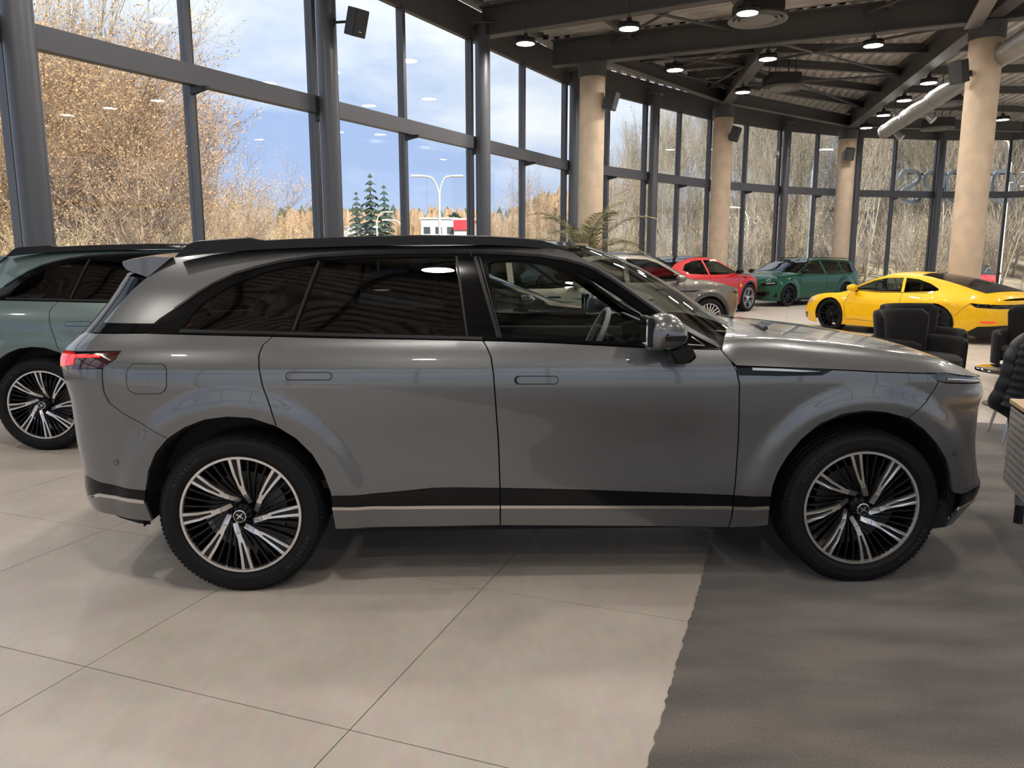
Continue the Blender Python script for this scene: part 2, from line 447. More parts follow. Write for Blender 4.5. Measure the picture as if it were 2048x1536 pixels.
# --- concrete pillars ----------------------------------------------------------------
def pillar(px, py, capz, label):
    c = at_z(px, py, capz); c.z = 0
    e = empty('concrete_pillar', c, 0, label, 'pillar', 'round concrete pillars')
    MB().cyl((0, 0, 0), (0, 0, capz), .315, n=40, caps=False).build('shaft', M_CONC, e, smooth=40)
    MB().lathe([(.30, capz), (.345, capz), (.345, HD_Z - .02), (.0, HD_Z - .02)], 36).build('cap', M_BEAM, e, smooth=40)
    jm = MB()
    for z in (1.45, 2.9, 4.35):
        MB().lathe([(.316, z - .006), (.3175, z), (.316, z + .006)], 40).build('joint_ring', M_CONC, e, smooth=60)
    return c
P1 = pillar(1185, 156, 5.95, 'round concrete pillar nearest the potted palm')
P2 = pillar(1447, 237, 5.95, 'round concrete pillar behind the red SUV')
P3 = pillar(1696, 279, 5.95, 'round concrete pillar behind the green estate car')
P4 = pillar(1973, 81, 5.95, 'thick round concrete pillar rising behind the yellow sports car')

# --- roof: deck, beams ------------------------------------------------------------------
ceil = empty('ceiling', (0, 0, 0), kind='structure', label='corrugated steel roof deck on dark beams')
BN = Vector((.877, -.48, 0)).normalized()        # beams run square to the straight wall
def deck(name, poly, d, pitch=.28, depth=.07, z=DECK_Z):
    n = Vector((-d.y, d.x, 0)); mb = MB()
    vals = [p.dot(n) for p in poly]; lo, hi = min(vals), max(vals)
    k = 0; s = lo
    while s < hi:
        offs = [0, pitch * .42, pitch * .5, pitch * .92, pitch]; zs = [z, z, z + depth, z + depth, z]
        for q in range(4):
            o0, o1 = s + offs[q], min(s + offs[q + 1], hi)
            r0 = clip_line(n * (o0 + 1e-4), d, poly); r1 = clip_line(n * (o1 - 1e-4), d, poly)
            if r0 and r1:
                a, b = n * o0 + d * r0[0], n * o0 + d * r0[1]; c, e_ = n * o1 + d * r1[1], n * o1 + d * r1[0]
                mb.add([(a.x, a.y, zs[q]), (b.x, b.y, zs[q]), (c.x, c.y, zs[q + 1]), (e_.x, e_.y, zs[q + 1])], [(0, 1, 2, 3)])
        s += pitch
    tag(mb.build(name, M_STEEL, ceil, fix=False), kind='stuff')
BL_A = Vector((P1.x, P1.y, 0)); BL_B = Vector((P4.x, P4.y, 0)); bl = (BL_B - BL_A).normalized()
def half(poly, a, d, left=True):
    out = []; n = Vector((-d.y, d.x, 0)) * (1 if left else -1)
    for i in range(len(poly)):
        p, q = poly[i], poly[(i + 1) % len(poly)]; sp, sq = n.dot(p - a), n.dot(q - a)
        if sp >= 0: out.append(p)
        if (sp >= 0) != (sq >= 0): out.append(p + (q - p) * (sp / (sp - sq)))
    return out
CD = ((P4 - P3).normalized() + Vector((5.9, 18.9, 0)).__sub__(P2).normalized()).normalized()
near_poly = half(FLOOR_POLY, BL_A, bl, False); far_poly = half(FLOOR_POLY, BL_A, bl, True)
deck('roof_deck', near_poly, BN); deck('roof_deck', far_poly, CD)
sk = MB(); sk.add([(p.x * 1.01, p.y * 1.01, DECK_Z + .1) for p in FLOOR_POLY] + [(p.x * 1.01, p.y * 1.01, DECK_Z + .5) for p in FLOOR_POLY],
                  [tuple(range(len(FLOOR_POLY))), tuple(range(2 * len(FLOOR_POLY) - 1, len(FLOOR_POLY) - 1, -1))] +
                  [(i, (i + 1) % len(FLOOR_POLY), len(FLOOR_POLY) + (i + 1) % len(FLOOR_POLY), len(FLOOR_POLY) + i) for i in range(len(FLOOR_POLY))])
sk.build('roof_slab', M_BEAM, ceil)

def ibeam(a, b, zb, h, w, name='beam', tf=.03, tw=.02):
    a, b = Vector(a), Vector(b); a.z = b.z = 0
    mb = MB(); u = Vector((0, 0, 1))
    mb.bar(a + u * (zb + tf / 2), b + u * (zb + tf / 2), w, tf)
    mb.bar(a + u * (zb + h - tf / 2), b + u * (zb + h - tf / 2), w, tf)
    mb.bar(a + u * (zb + h / 2), b + u * (zb + h / 2), tw, h - 2 * tf)
    return mb.build(name, M_BEAM, ceil)
def reach(p, d):
    r = clip_line(Vector((p.x, p.y, 0)), d, FLOOR_POLY); return p + d * r[0], p + d * r[1]
C3 = [p for p, k in COLS if k == 10][0]
for col, k in COLS:
    if k < 100 and k >= 0:
        a, b = reach(col, BN); ibeam(col, b, HD_Z, .62, .28)
a, b = reach(P1, bl); ibeam(a, b, HD_Z, .62, .30)
# inner edge beam parallel to the wall between the main beams, and purlins
WD = Vector((.48, .877, 0)).normalized()
for off in (2.6, 5.4, 8.2, 11, 13.8, 16.6):
    p = STR[6] + BN * off
    q = half([p - WD * 25, p + WD * 40, p + WD * 40 + BN * .01], BL_A, bl, False)
    pts = sorted([x.dot(WD) for x in q]); e0 = p + WD * (pts[0] - p.dot(WD)); e1 = p + WD * (pts[-1] - p.dot(WD))
    r = clip_line(p, WD, near_poly)
    if r: ibeam(p + WD * r[0], p + WD * r[1], HD_Z + .44, .20, .12, 'purlin', .018, .012)
BC0, BC1 = P2, Vector((5.95, 18.75, 0))
ibeam(BC0, BC1, HD_Z, .62, .30)
D0, D1 = P3, P3 + (P4 - P3) * 2.1
ibeam(D0, D1, HD_Z, .62, .32)
# fan purlins between the radial beams and out to the glazing
def lerp(a, b, t): return a + (b - a) * t
for t in (.12, .3, .48, .66, .84):
    a, b = lerp(BC1, BC0, t), lerp(P4, P3, t)
    ibeam(a, b, HD_Z + .42, .22, .13, 'purlin', .02, .012)
    c = lerp(BL_A, CUR[1], t) if t < .95 else a
    ibeam(lerp(P1, P2, t), a, HD_Z + .42, .22, .13, 'purlin', .02, .012)
    far = lerp(Vector((22, 13, 0)), CUR[-1] + Vector((-.3, -.4, 0)), t)
    ibeam(b, far, HD_Z + .42, .22, .13, 'purlin', .02, .012)
ibeam(P1, P2, HD_Z + .12, .38, .22); ibeam(P2, P3, HD_Z + .12, .38, .22); ibeam(P3, CUR[-1] + Vector((-.5, -1.4, 0)), HD_Z + .12, .38, .22)
# thin diagonal bracing rods
def rod(a, b, z0=HD_Z + .42, z1=HD_Z + .42, r=.035):
    MB().cyl((a.x, a.y, z0), (b.x, b.y, z1), r, n=8).build('brace', M_FRAME, ceil, smooth=40)
for t0, t1 in ((.12, .48), (.48, .84)):
    rod(lerp(BC1, BC0, t0), lerp(P4, P3, t1)); rod(lerp(BC1, BC0, t1), lerp(P4, P3, t0))
    rod(lerp(P1, P2, t0), lerp(BC1, BC0, t1)); rod(lerp(P1, P2, t1), lerp(BC1, BC0, t0))
for k in range(3):
    a = C3 + BN * (2.6 + k * 5.6); b = P1 + bl * (.5 + k * 5.6)
    rod(a, b + bl * 2.8); rod(a + BN * 2.8, b)

# ================================================================== CAR TOOLS
class Spl:
    """monotone cubic (pchip) through points"""
    def __init__(s, pts):
        s.x = np.array([p[0] for p in pts], float); s.y = np.array([p[1] for p in pts], float)
        h = np.diff(s.x); d = np.diff(s.y) / h; n = len(s.x); m = np.zeros(n)
        m[0], m[-1] = d[0], d[-1]
        for i in range(1, n - 1):
            if d[i - 1] * d[i] > 0:
                w1, w2 = 2 * h[i] + h[i - 1], h[i] + 2 * h[i - 1]; m[i] = (w1 + w2) / (w1 / d[i - 1] + w2 / d[i])
        s.m = m; s.h = h
    def __call__(s, v):
        v = min(max(v, s.x[0]), s.x[-1]); i = int(min(max(np.searchsorted(s.x, v) - 1, 0), len(s.h) - 1))
        h = s.h[i]; t = (v - s.x[i]) / h; t2, t3 = t * t, t * t * t
        return float((2 * t3 - 3 * t2 + 1) * s.y[i] + (t3 - 2 * t2 + t) * h * s.m[i] + (-2 * t3 + 3 * t2) * s.y[i + 1] + (t3 - t2) * h * s.m[i + 1])
def sstep(a, b, v):
    t = min(max((v - a) / (b - a), 0), 1); return t * t * (3 - 2 * t)

class Skin:
    """Side of a car: half width over (s, z); s is arc length along the plan outline, rear centre -> side -> front centre.
    plan: list of (x, y) from rear centre to front centre; g(z): width factor; xr(z), xf(z): end positions; x0r, x0f: where the ends start"""
    def __init__(k, plan, gz, xr, xf, x0r, x0f, extra=None):
        pts = catmull(plan, 24); k.px = np.array([p[0] for p in pts]); k.py = np.maximum(np.array([p[1] for p in pts]), 0)
        k.ps = np.concatenate([[0], np.cumsum(np.hypot(np.diff(k.px), np.diff(k.py)))])
        k.px = np.maximum.accumulate(k.px + np.arange(len(k.px)) * 1e-7)
        k.g = gz; k.xr = xr; k.xf = xf; k.x0r, k.x0f = x0r, x0f; k.extra = extra; k.S = float(k.ps[-1])
        k.er, k.ef = float(k.px[0]), float(k.px[-1])
    def xref(k, x, z):
        if x < k.x0r: return k.x0r + (x - k.x0r) * (k.er - k.x0r) / (k.xr(z) - k.x0r)
        if x > k.x0f: return k.x0f + (x - k.x0f) * (k.ef - k.x0f) / (k.xf(z) - k.x0f)
        return x
    def s_of(k, x, z): return float(np.interp(k.xref(x, z), k.px, k.ps))
    def pt(k, s, z):
        xr = float(np.interp(s, k.ps, k.px)); y = float(np.interp(s, k.ps, k.py))
        if xr < k.x0r: x = k.x0r + (xr - k.x0r) * (k.xr(z) - k.x0r) / (k.er - k.x0r)
        elif xr > k.x0f: x = k.x0f + (xr - k.x0f) * (k.xf(z) - k.x0f) / (k.ef - k.x0f)
        else: x = xr
        y *= k.g(z)
        if k.extra: y = max(0.0, y + k.extra(x, z, y))
        return x, y, z
    def w(k, x, z): return k.pt(k.s_of(x, z), z)[1]
    def nrm(k, s, z):
        e = .004; s0, s1 = max(0, s - e), min(k.S, s + e)
        a, b = Vector(k.pt(s0, z)), Vector(k.pt(s1, z)); c, d = Vector(k.pt(s, z - e)), Vector(k.pt(s, z + e))
        n = (d - c).cross(b - a)
        if n.length < 1e-12: return Vector((0, 1, 0))
        n.normalize()
        return n            # outward, +y side

def cdt(outer, holes, step):
    """triangulate polygon with holes, with interior points on a grid. returns 2D points, triangles, boundary loops (index lists)"""
    def dens(poly):
        out = []
        for i in range(len(poly)):
            a, b = np.array(poly[i]), np.array(poly[(i + 1) % len(poly)]); n = max(1, int(np.hypot(*(b - a)) / step + .5))
            for j in range(n): out.append(tuple(a + (b - a) * j / n))
        return out
    loops = [dens(outer)] + [dens(h) for h in holes]
    pts = []; edges = []; lidx = []
    for L in loops:
        b = len(pts); n = len(L); pts += L; edges += [(b + i, b + (i + 1) % n) for i in range(n)]; lidx.append(list(range(b, b + n)))
    def inpoly(p, poly):
        c = False; x, y = p; j = len(poly) - 1
        for i in range(len(poly)):
            xi, yi = poly[i]; xj, yj = poly[j]
            if (yi > y) != (yj > y) and x < (xj - xi) * (y - yi) / (yj - yi) + xi: c = not c
            j = i
        return c
    A = np.array(loops[0]); lo, hi = A.min(0), A.max(0); allb = np.array(pts)
    nx, ny = int((hi[0] - lo[0]) / step) + 1, int((hi[1] - lo[1]) / step) + 1
    for i in range(1, nx + 1):
        for j in range(1, ny + 1):
            p = (lo[0] + (i - .5 + .25 * (j % 2)) * step, lo[1] + (j - .5) * step)
            if not inpoly(p, loops[0]) or any(inpoly(p, h) for h in loops[1:]): continue
            if np.min(np.hypot(allb[:, 0] - p[0], allb[:, 1] - p[1])) < step * .45: continue
            pts.append(p)
    r = geometry.delaunay_2d_cdt([Vector(p) for p in pts], edges, [], 0, 1e-6)
    vs = [tuple(v) for v in r[0]]; orig = r[3]
    tri = []
    for f in r[2]:
        c = (sum(vs[i][0] for i in f) / len(f), sum(vs[i][1] for i in f) / len(f))
        if inpoly(c, loops[0]) and not any(inpoly(c, h) for h in loops[1:]): tri.append(tuple(f))
    cnt = {}
    for f in tri:
        for i in range(len(f)):
            a, b = f[i], f[(i + 1) % len(f)]; cnt.setdefault((min(a, b), max(a, b)), []).append((a, b))
    bed = [v[0] for v in cnt.values() if len(v) == 1]
    return vs, tri, bed

def surf_mesh(name, mats, P, N, tri, bed, depth, flip, edge_mat=None):
    """P outer points, N outward normals; skirts of given depth along the boundary; smooth custom normals"""
    n = len(P); vs = [tuple(p) for p in P]; fs = []; nl = []
    for f in tri:
        f = tuple(f) if not flip else tuple(f[::-1]); fs.append(f); nl += [N[i] for i in f]
    main = len(fs)
    if depth > 0:
        mp_ = {}
        for a, b in bed:
            for q in (a, b):
                if q not in mp_:
                    mp_[q] = len(vs); vs.append(tuple(Vector(P[q]) - Vector(N[q]) * depth))
        for a, b in bed:
            f = (b, a, mp_[a], mp_[b])
            if flip: f = f[::-1]
            d = (Vector(P[a]) - Vector(P[b])); en = d.cross(Vector(N[a]))
            en = (Vector(N[a]) * .35 + (-en.normalized() if not flip else en.normalized())).normalized() if en.length > 1e-9 else Vector(N[a])
            fs.append(f); nl += [en] * 4
    me = bpy.data.meshes.new(name); me.from_pydata(vs, [], fs)
    for m in (mats if isinstance(mats, (list, tuple)) else [mats]): me.materials.append(m)
    me.polygons.foreach_set('use_smooth', [True] * len(fs))
    me.normals_split_custom_set([tuple(x) for x in nl])
    me.update(); return me

class CarBody:
    """places panels of a car; px tracing goes from camera rays to the near (-y) side skin"""
    def __init__(k, skin, loc, rz, root):
        k.sk = skin; k.loc = Vector((loc[0], loc[1], 0)); k.rz = rz; k.root = root
        k.R = Matrix.Rotation(-rz, 3, 'Z')
    def local_ray(k, px, py):
        return k.R @ (Vector((0, 0, CAM_H)) - k.loc), k.R @ ray(px, py)
    def tr(k, px, py):
        """pixel -> (x, z) on the near side"""
        o, d = k.local_ray(px, py); w = .93; x = z = 0
        for _ in range(25):
            t = (-w - o.y) / d.y; p = o + d * t; x, z = p.x, p.z
            w2 = k.sk.w(x, z); w = w * .5 + w2 * .5
        return x, z
    def trp(k, px, py, yl):
        o, d = k.local_ray(px, py); p = o + d * ((yl - o.y) / d.y); return p.x, p.z
    def sz(k, pt):
        """pt: (px, py) pixel; ('xz', x, z); ('sz', s, z); ('f', z) front centre; ('r', z) rear centre -> (s, z)"""
        if pt[0] == 'xz': return k.sk.s_of(pt[1], pt[2]), pt[2]
        if pt[0] == 'sz': return pt[1], pt[2]
        if pt[0] == 'f': return k.sk.S - .0005, pt[1]
        if pt[0] == 'r': return .0005, pt[1]
        x, z = k.tr(*pt); return k.sk.s_of(x, z), z
    def panel(k, name, outline, m, holes=(), off=0.0, depth=.014, step=.045, sides=(-1, 1), parent=None, curve=0, raw=False):
        def conv(L): return [k.sz(p) for p in L]
        out = outline if raw else conv(outline); hs = [h if raw else conv(h) for h in holes]
        if curve: out = catmull(out, curve, True)
        vs, tri, bed = cdt(out, hs, step)
        res = []
        # make sure triangle orientation is consistent (ccw in s,z)
        tri = [t if ((vs[t[1]][0] - vs[t[0]][0]) * (vs[t[2]][1] - vs[t[0]][1]) - (vs[t[1]][1] - vs[t[0]][1]) * (vs[t[2]][0] - vs[t[0]][0])) > 0 else t[::-1] for t in tri]
        cntd = {}
        for t in tri:
            for i in range(3): cntd[(t[i], t[(i + 1) % 3])] = 1
        bed = [(a, b) if (a, b) in cntd else (b, a) for a, b in bed]
        P0 = [Vector(k.sk.pt(*v)) for v in vs]; N0 = [k.sk.nrm(*v) for v in vs]
        for sd in sides:
            P = []; N = []
            for p, n in zip(P0, N0):
                q = p + n * off; P.append(Vector((q.x, q.y * sd, q.z))); N.append(Vector((n.x, n.y * sd, n.z)))
            me = surf_mesh(name, m, P, N, tri, bed, depth, sd > 0)
            o = link_mesh(name, me, None, parent or k.root)
            res.append(o)
        return res[0] if len(res) == 1 else res
    def strip(k, name, line, wdt, m, off=.004, depth=.01, parent=None, sides=(-1, 1), step=.03):
        """thin moulding of constant width along a traced line (in s,z)"""
        c = [k.sz(p) for p in line]; up = []; dn = []
        for i, p in enumerate(c):
            a, b = c[max(i - 1, 0)], c[min(i + 1, len(c) - 1)]; d = np.array([b[0] - a[0], b[1] - a[1]]); d /= np.hypot(*d) + 1e-9
            nn = np.array([-d[1], d[0]]) * wdt / 2; up.append(tuple(np.array(p) + nn)); dn.append(tuple(np.array(p) - nn))
        return k.panel(name, up + dn[::-1], m, off=off, depth=depth, step=step, sides=sides, parent=parent, raw=True)

def grid_mesh(name, rows, m, smooth=True, flip=False, parent=None, closed=False):
    """rows: list of equal-length point lists -> quad grid, auto-smooth via vertex normals"""
    mb = MB(); n = len(rows[0]); vs = [p for r in rows for p in r]; fs = []
    for i in range(len(rows) - 1):
        for j in range(n if closed else n - 1):
            j2 = (j + 1) % n
            f = (i * n + j, i * n + j2, (i + 1) * n + j2, (i + 1) * n + j); fs.append(f[::-1] if flip else f)
    mb.add(vs, fs); return mb.build(name, m, parent, smooth=180 if smooth else None, fix=False)

# ---- wheels -------------------------------------------------------------------------
M_TYRE = mat('tyre_rubber', (.007, .007, .008), .7, spec=.22)
M_TREAD = mat('tyre_tread', (.009, .009, .010), .85, spec=.2)
M_RIMBLK = mat('rim_gloss_black', (.004, .004, .005), .3, spec=.35)
M_ALU = mat('machined_alloy', (.70, .68, .66), .26, .95)
M_ALU2 = mat('brushed_alloy', (.55, .55, .56), .3, .95)
M_DISC = mat('brake_disc', (.10, .10, .10), .4, .9)
M_CHROME = mat('chrome', (.80, .80, .80), .12, 1.0)

def spoke_pts(line, ws):
    """outline around a centre line in (r, t)"""
    up = []; dn = []
    for i, p in enumerate(line):
        a, b = line[max(i - 1, 0)], line[min(i + 1, len(line) - 1)]
        d = np.array([b[0] - a[0], b[1] - a[1]]); d /= np.hypot(*d); n = np.array([-d[1], d[0]]) * ws[i] / 2
        up.append((p[0] + n[0], p[1] + n[1])); dn.append((p[0] - n[0], p[1] - n[1]))
    return up + dn[::-1]
def tyre_mesh(R, r, wdt, n=72):
    h = R - r
    prof = [(r - .004, -wdt * .36), (r + .006, -wdt * .43), (r + h * .25, -wdt * .495), (r + h * .5, -wdt * .5), (r + h * .62, -wdt * .497), (r + h * .64, -wdt * .490), (r + h * .80, -wdt * .470),
            (r + h * .81, -wdt * .462), (R - .012, -wdt * .425), (R - .003, -wdt * .37)]
    for g in (-.24, -.08, .08, .24):
        prof += [(R, wdt * (g - .03)), (R - .007, wdt * (g - .024)), (R - .007, wdt * (g + .024)), (R, wdt * (g + .03))]
    prof += [(R - .003, wdt * .37), (R - .012, wdt * .425), (r + h * .5, wdt * .5), (r + .006, wdt * .43), (r - .004, wdt * .36)]
    mb = MB(); mb.lathe(prof, n, 'Y')
    return mb.mesh('wheel', M_TYRE, smooth=32)
def tread_mesh(R, wdt, n=104):
    mb = MB()
    for i in range(n):
        a = 2 * PI * i / n; M = Matrix.Rotation(-a, 3, 'Y')
        for sd in (-1, 1):
            c = M @ Vector((R - .0115, sd * wdt * .405, 0)); mb.box(c, (.010, wdt * .10, .011), M=M @ Matrix.Rotation(sd * .55, 3, 'Z'))
            c = M @ Vector((R - .0015, sd * wdt * .34, 0)); mb.box(c, (.003, wdt * .10, .016), M=M)
    return mb.mesh('tread_block', M_TREAD)

# ================================================================== THE GREY SUV
SUV_LOC, SUV_RZ = (.177, 4.48), math.radians(1.9)
AX = 1.495; HUBZ = .385; TR_R = .385
M_PAINT = mat('graphite_paint', (.150, .152, .155), .34, .72, coat=1.0, coat_rough=.025)
M_GLOSSBLK = mat('gloss_black', (.003, .003, .004), .10, spec=.25)
M_TRIMBLK = mat('satin_black_trim', (.006, .006, .007), .42, spec=.3)
M_LINER = mat('arch_liner', (.006, .006, .007), .9)
M_PRIV = glass_mat('privacy_glass', (.10, .105, .11), 1.5)
M_CARGL = glass_mat('door_glass', (.78, .84, .82), 1.45)
M_INT = mat('interior_dark', (.018, .018, .02), .7)
M_INTL = mat('interior_light', (.36, .35, .33), .65)
M_CHR = mat('satin_chrome', (.62, .60, .58), .25, 1.0)
M_REDL = mat('tail_lamp_red', (.55, .01, .008), .15, coat=1.0, emis=(1, .03, .02), estr=.55)
M_LENS = mat('smoked_lens', (.05, .012, .012), .08, coat=1.0)
M_HLENS = mat('head_lamp_lens', (.035, .037, .04), .06, coat=.6)
M_HLED = mat('head_lamp_led', (.62, .63, .62), .2, coat=1.0)
M_MIRG = mat('mirror_glass', (.6, .65, .7), .03, 1.0)

suv_plan = [(-2.465, 0), (-2.455, .30), (-2.43, .55), (-2.37, .73), (-2.27, .84), (-2.1, .905), (-1.9, .94), (-1.6, .958), (-1.2, .965), (-.4, .967),
            (.4, .967), (1.2, .965), (1.6, .958), (1.88, .932), (2.04, .888), (2.15, .825), (2.235, .72), (2.305, .54), (2.345, .28), (2.36, 0)]
suv_g = Spl([(.15, .88), (.24, .928), (.33, .950), (.42, .968), (.5, .978), (.62, .981), (.76, .988), (.9, .9975), (1.0, 1.0), (1.06, .995), (1.12, .978), (1.17, .955), (1.215, .925), (1.3, .885),
             (1.4, .835), (1.5, .78), (1.56, .742), (1.60, .712), (1.63, .68), (1.65, .645), (1.665, .60), (1.675, .54)])
suv_xr = Spl([(.15, -2.15), (.27, -2.27), (.36, -2.40), (.45, -2.425), (.55, -2.42), (.7, -2.435), (.9, -2.44), (1.02, -2.465), (1.1, -2.475), (1.15, -2.46), (1.2, -2.415), (1.25, -2.37), (1.35, -2.31), (1.5, -2.225), (1.62, -2.12), (1.68, -2.05)])
suv_xf = Spl([(.15, 2.12), (.25, 2.255), (.33, 2.325), (.42, 2.365), (.5, 2.33), (.7, 2.292), (.86, 2.285), (.915, 2.302), (.96, 2.285), (1.02, 2.265), (1.1, 2.21), (1.3, 2.11)])
def suv_extra(x, z, y):
    d = 0.0
    for ax in (-AX, AX):
        r = math.hypot(x - ax, z - HUBZ)
        if z < 1.08 and r < .68: d += .021 * sstep(.635, .525, r)
    if abs(x) < .95 and .3 < z < .95: d -= .012 * sstep(.95, .55, abs(x)) * sstep(.3, .5, z) * sstep(.95, .7, z)
    if z > 1.2:                                   # cabin narrows to the rear
        d -= .085 * sstep(1.18, 1.45, z) * sstep(-.9, -2.3, x)
        d -= .03 * sstep(1.2, 1.5, z) * sstep(.1, .9, x)
    return d
SUVS = Skin(suv_plan, suv_g, suv_xr, suv_xf, -1.3, 1.3, suv_extra)

suv = empty('suv', (*SUV_LOC, 0), SUV_RZ, 'large graphite grey SUV with black roof rails parked in the foreground', 'car')
B = CarBody(SUVS, SUV_LOC, SUV_RZ, suv)

# --- traced outlines (photo pixels) ---
ARCH_R = [(290, 981), (295.6, 942.5), (311, 905), (334.7, 877), (367.5, 855), (408, 839), (455, 833), (502, 836), (552, 852), (592.5, 877), (624, 908), (645.6, 942.5), (658, 974), (664, 992.5)]
ARCH_F = [(1541, 994), (1545.6, 970), (1555, 944.6), (1574, 913), (1602.5, 878), (1640.5, 846.5), (1685, 827.5), (1732, 820.5), (1773, 824), (1818, 836), (1849, 859), (1875, 887.6), (1894, 919), (1903, 951), (1907, 984)]
D1 = [(543.4, 674.6), (526, 690), (517.8, 710.5), (517.8, 734.4), (526, 775.4), (540, 813), (552, 850)]           # rear door, rear edge
D2 = [(966, 682), (973, 693), (982, 713.4), (987, 747.6), (992, 816), (997, 884), (999.7, 965), (1000, 975)]         # between the doors
D3 = [(1441, 699), (1461, 720), (1473, 741), (1479, 768), (1478.5, 816), (1476.7, 884), (1471, 965), (1468, 989)]   # front door, front edge
FB = [(1877, 763), (1868, 780.6), (1852.5, 802.8), (1836.7, 820), (1819, 834)]                                      # fender / bumper
RB = [(205, 738), (205, 762), (208.5, 785.7), (218.7, 806), (246, 826.7), (294, 854), (333, 876)]                    # quarter / bumper
CL_TOP = [(661, 991.4), (730, 989), (797, 982.5), (864.6, 975.7), (909.5, 974.6), (999.4, 975.7)]
CL_TOP2 = [(1001.5, 975.7), (1100, 977.5), (1190, 980), (1324.6, 984.7), (1466, 990)]
BELT = [(290.5, 665.4), (410, 668.8), (546, 672), (671, 675), (842, 678), (965, 680.5), (1081, 683.5), (1205, 690), (1290, 694.6), (1439, 698.5)]
DLO_UP = [(317.8, 638.7), (348.6, 618.2), (393, 587.5), (427, 567), (471.6, 546.5), (512.6, 534.5), (564, 522.5), (632, 512.8), (739, 506.6), (842, 504.6), (944, 505), (1012.6, 507.2),
          (1081, 512), (1132, 520), (1166.4, 529.5), (1191.4, 539.5), (1232.4, 564.7), (1273.4, 593.8), (1307.6, 617.7), (1341.8, 641.6), (1376, 663.9), (1410, 682), (1439, 697.5)]
GAP = 1.4
def seg(pts, a, b):                                   # belt points between two pixel columns
    ys = lambda x: float(np.interp(x, [p[0] for p in pts], [p[1] for p in pts]))
    return [(a, ys(a))] + [p for p in pts if a < p[0] < b] + [(b, ys(b))]
def sh(L, dx=0, dy=0): return [(p[0] + dx, p[1] + dy) for p in L]

B.panel('rear_door', sh(D1, GAP) + ARCH_R[8:] + CL_TOP + sh(D2[::-1], -GAP) + seg(sh(BELT, 0, 2), 545, 964)[::-1], M_PAINT, step=.026)
B.panel('front_door', sh(D2, GAP) + CL_TOP2[:-1] + [(1466, 990)] + sh(D3[::-1], -GAP) + seg(sh(BELT, 0, 2), 968, 1438)[::-1], M_PAINT)
SHUT = [(1468, 731), (1590, 735.7), (1669, 739), (1748, 743), (1843, 746.4)]
B.panel('front_fender', sh(D3[2:], GAP) + [(1468.5, 990.5), (1540, 993)] + ARCH_F[:10] + sh(FB[::-1], -GAP) + [(1868, 757), (1856, 748)] + sh(SHUT[::-1], 0, 1.5), M_PAINT, step=.019)
# rear quarter: D-pillar and the flank over the rear wheel
QUP = [(206.8, 645), (230, 618), (262, 582), (294, 555), (318, 535), (341.8, 515.7), (372, 507), (420, 502.5), (489, 498), (600, 492.5), (739, 487.5), (842, 485.5), (1012, 487), (1115, 498.5), (1146, 506)]
SHOULDER = QUP[5:]
B.panel('rear_quarter', sh(RB, GAP) + ARCH_R[3:9] + sh(D1[::-1], -GAP) + seg(sh(BELT, 0, 2), 190, 542)[::-1] + [(172, 664), (150, 677), (133, 692), (128, 697), (243, 701), (232, 718), (206, 735.5)], M_PAINT, step=.020)
B.panel('roof_side', QUP + [(1160, 514), (1191, 531), (1232, 555), (1273, 583), (1308, 607), (1342, 631), (1378, 654), (1412, 673), (1430, 682), (1440, 696)] + sh(DLO_UP[::-1][1:], 0, -1) + [(307.6, 647)], M_PAINT, step=.03)
B.panel('pillar_base_trim', [(188, 664.4), (206.8, 646.5), (307.6, 648.5), (290.5, 664)], M_GLOSSBLK, off=-.001)

# --- glass and black window surround ---
GL_Q = [(364, 655), (386, 626), (410, 603), (440, 583), (478.5, 564), (529.7, 544), (581, 533), (633, 523.5), (580, 661), (470, 659.5), (372, 658)]
GL_R = [(645, 521.5), (700, 517), (760, 514.5), (842, 512.5), (909, 512.8), (917, 570), (929, 671), (760, 667), (591, 661.5)]
GL_F = [(975, 527), (990, 521), (1034, 520), (1081, 525), (1132, 535), (1160, 545), (1191, 562), (1232, 587), (1273, 615), (1308, 640), (1345, 664), (1372, 681), (1372, 693), (1205, 684.5), (1081, 679), (1000, 676), (985, 600)]
GL_T = [(1377, 675), (1384, 675.5), (1408, 688), (1408, 690.5), (1379, 689)]
B.panel('window_surround', DLO_UP + BELT[::-1], M_GLOSSBLK, holes=[GL_Q, GL_R, GL_F], off=-.001, depth=.02, step=.03)
B.panel('quarter_window', GL_Q, M_PRIV, off=-.006, depth=0); B.panel('rear_door_window', GL_R, M_PRIV, off=-.006, depth=0); B.panel('front_door_window', GL_F, M_CARGL, off=-.006, depth=0)
B.strip('window_divider', [(638, 523), (586, 661)], .012, M_TRIMBLK, off=.003); B.strip('window_divider', [(913, 513), (934, 672)], .010, M_TRIMBLK, off=.003)
B.strip('window_divider', [(950, 514), (997, 675)], .016, M_TRIMBLK, off=.004); B.strip('window_divider', [(959, 514), (1003, 676)], .006, M_TRIMBLK, off=.004)
B.strip('upper_moulding', DLO_UP[1:20], .012, M_TRIMBLK, off=.004); B.strip('belt_moulding', [(360, 662), (546, 666), (760, 672), (965, 677)], .014, M_TRIMBLK, off=.004)
B.strip('belt_moulding', [(1003, 679), (1205, 686.5), (1290, 691), (1372, 695)], .012, M_GLOSSBLK, off=.006)
B.strip('corner_chrome', [(1375, 689.5), (1409, 691.5), (1383, 674)], .005, M_CHR, off=.004)

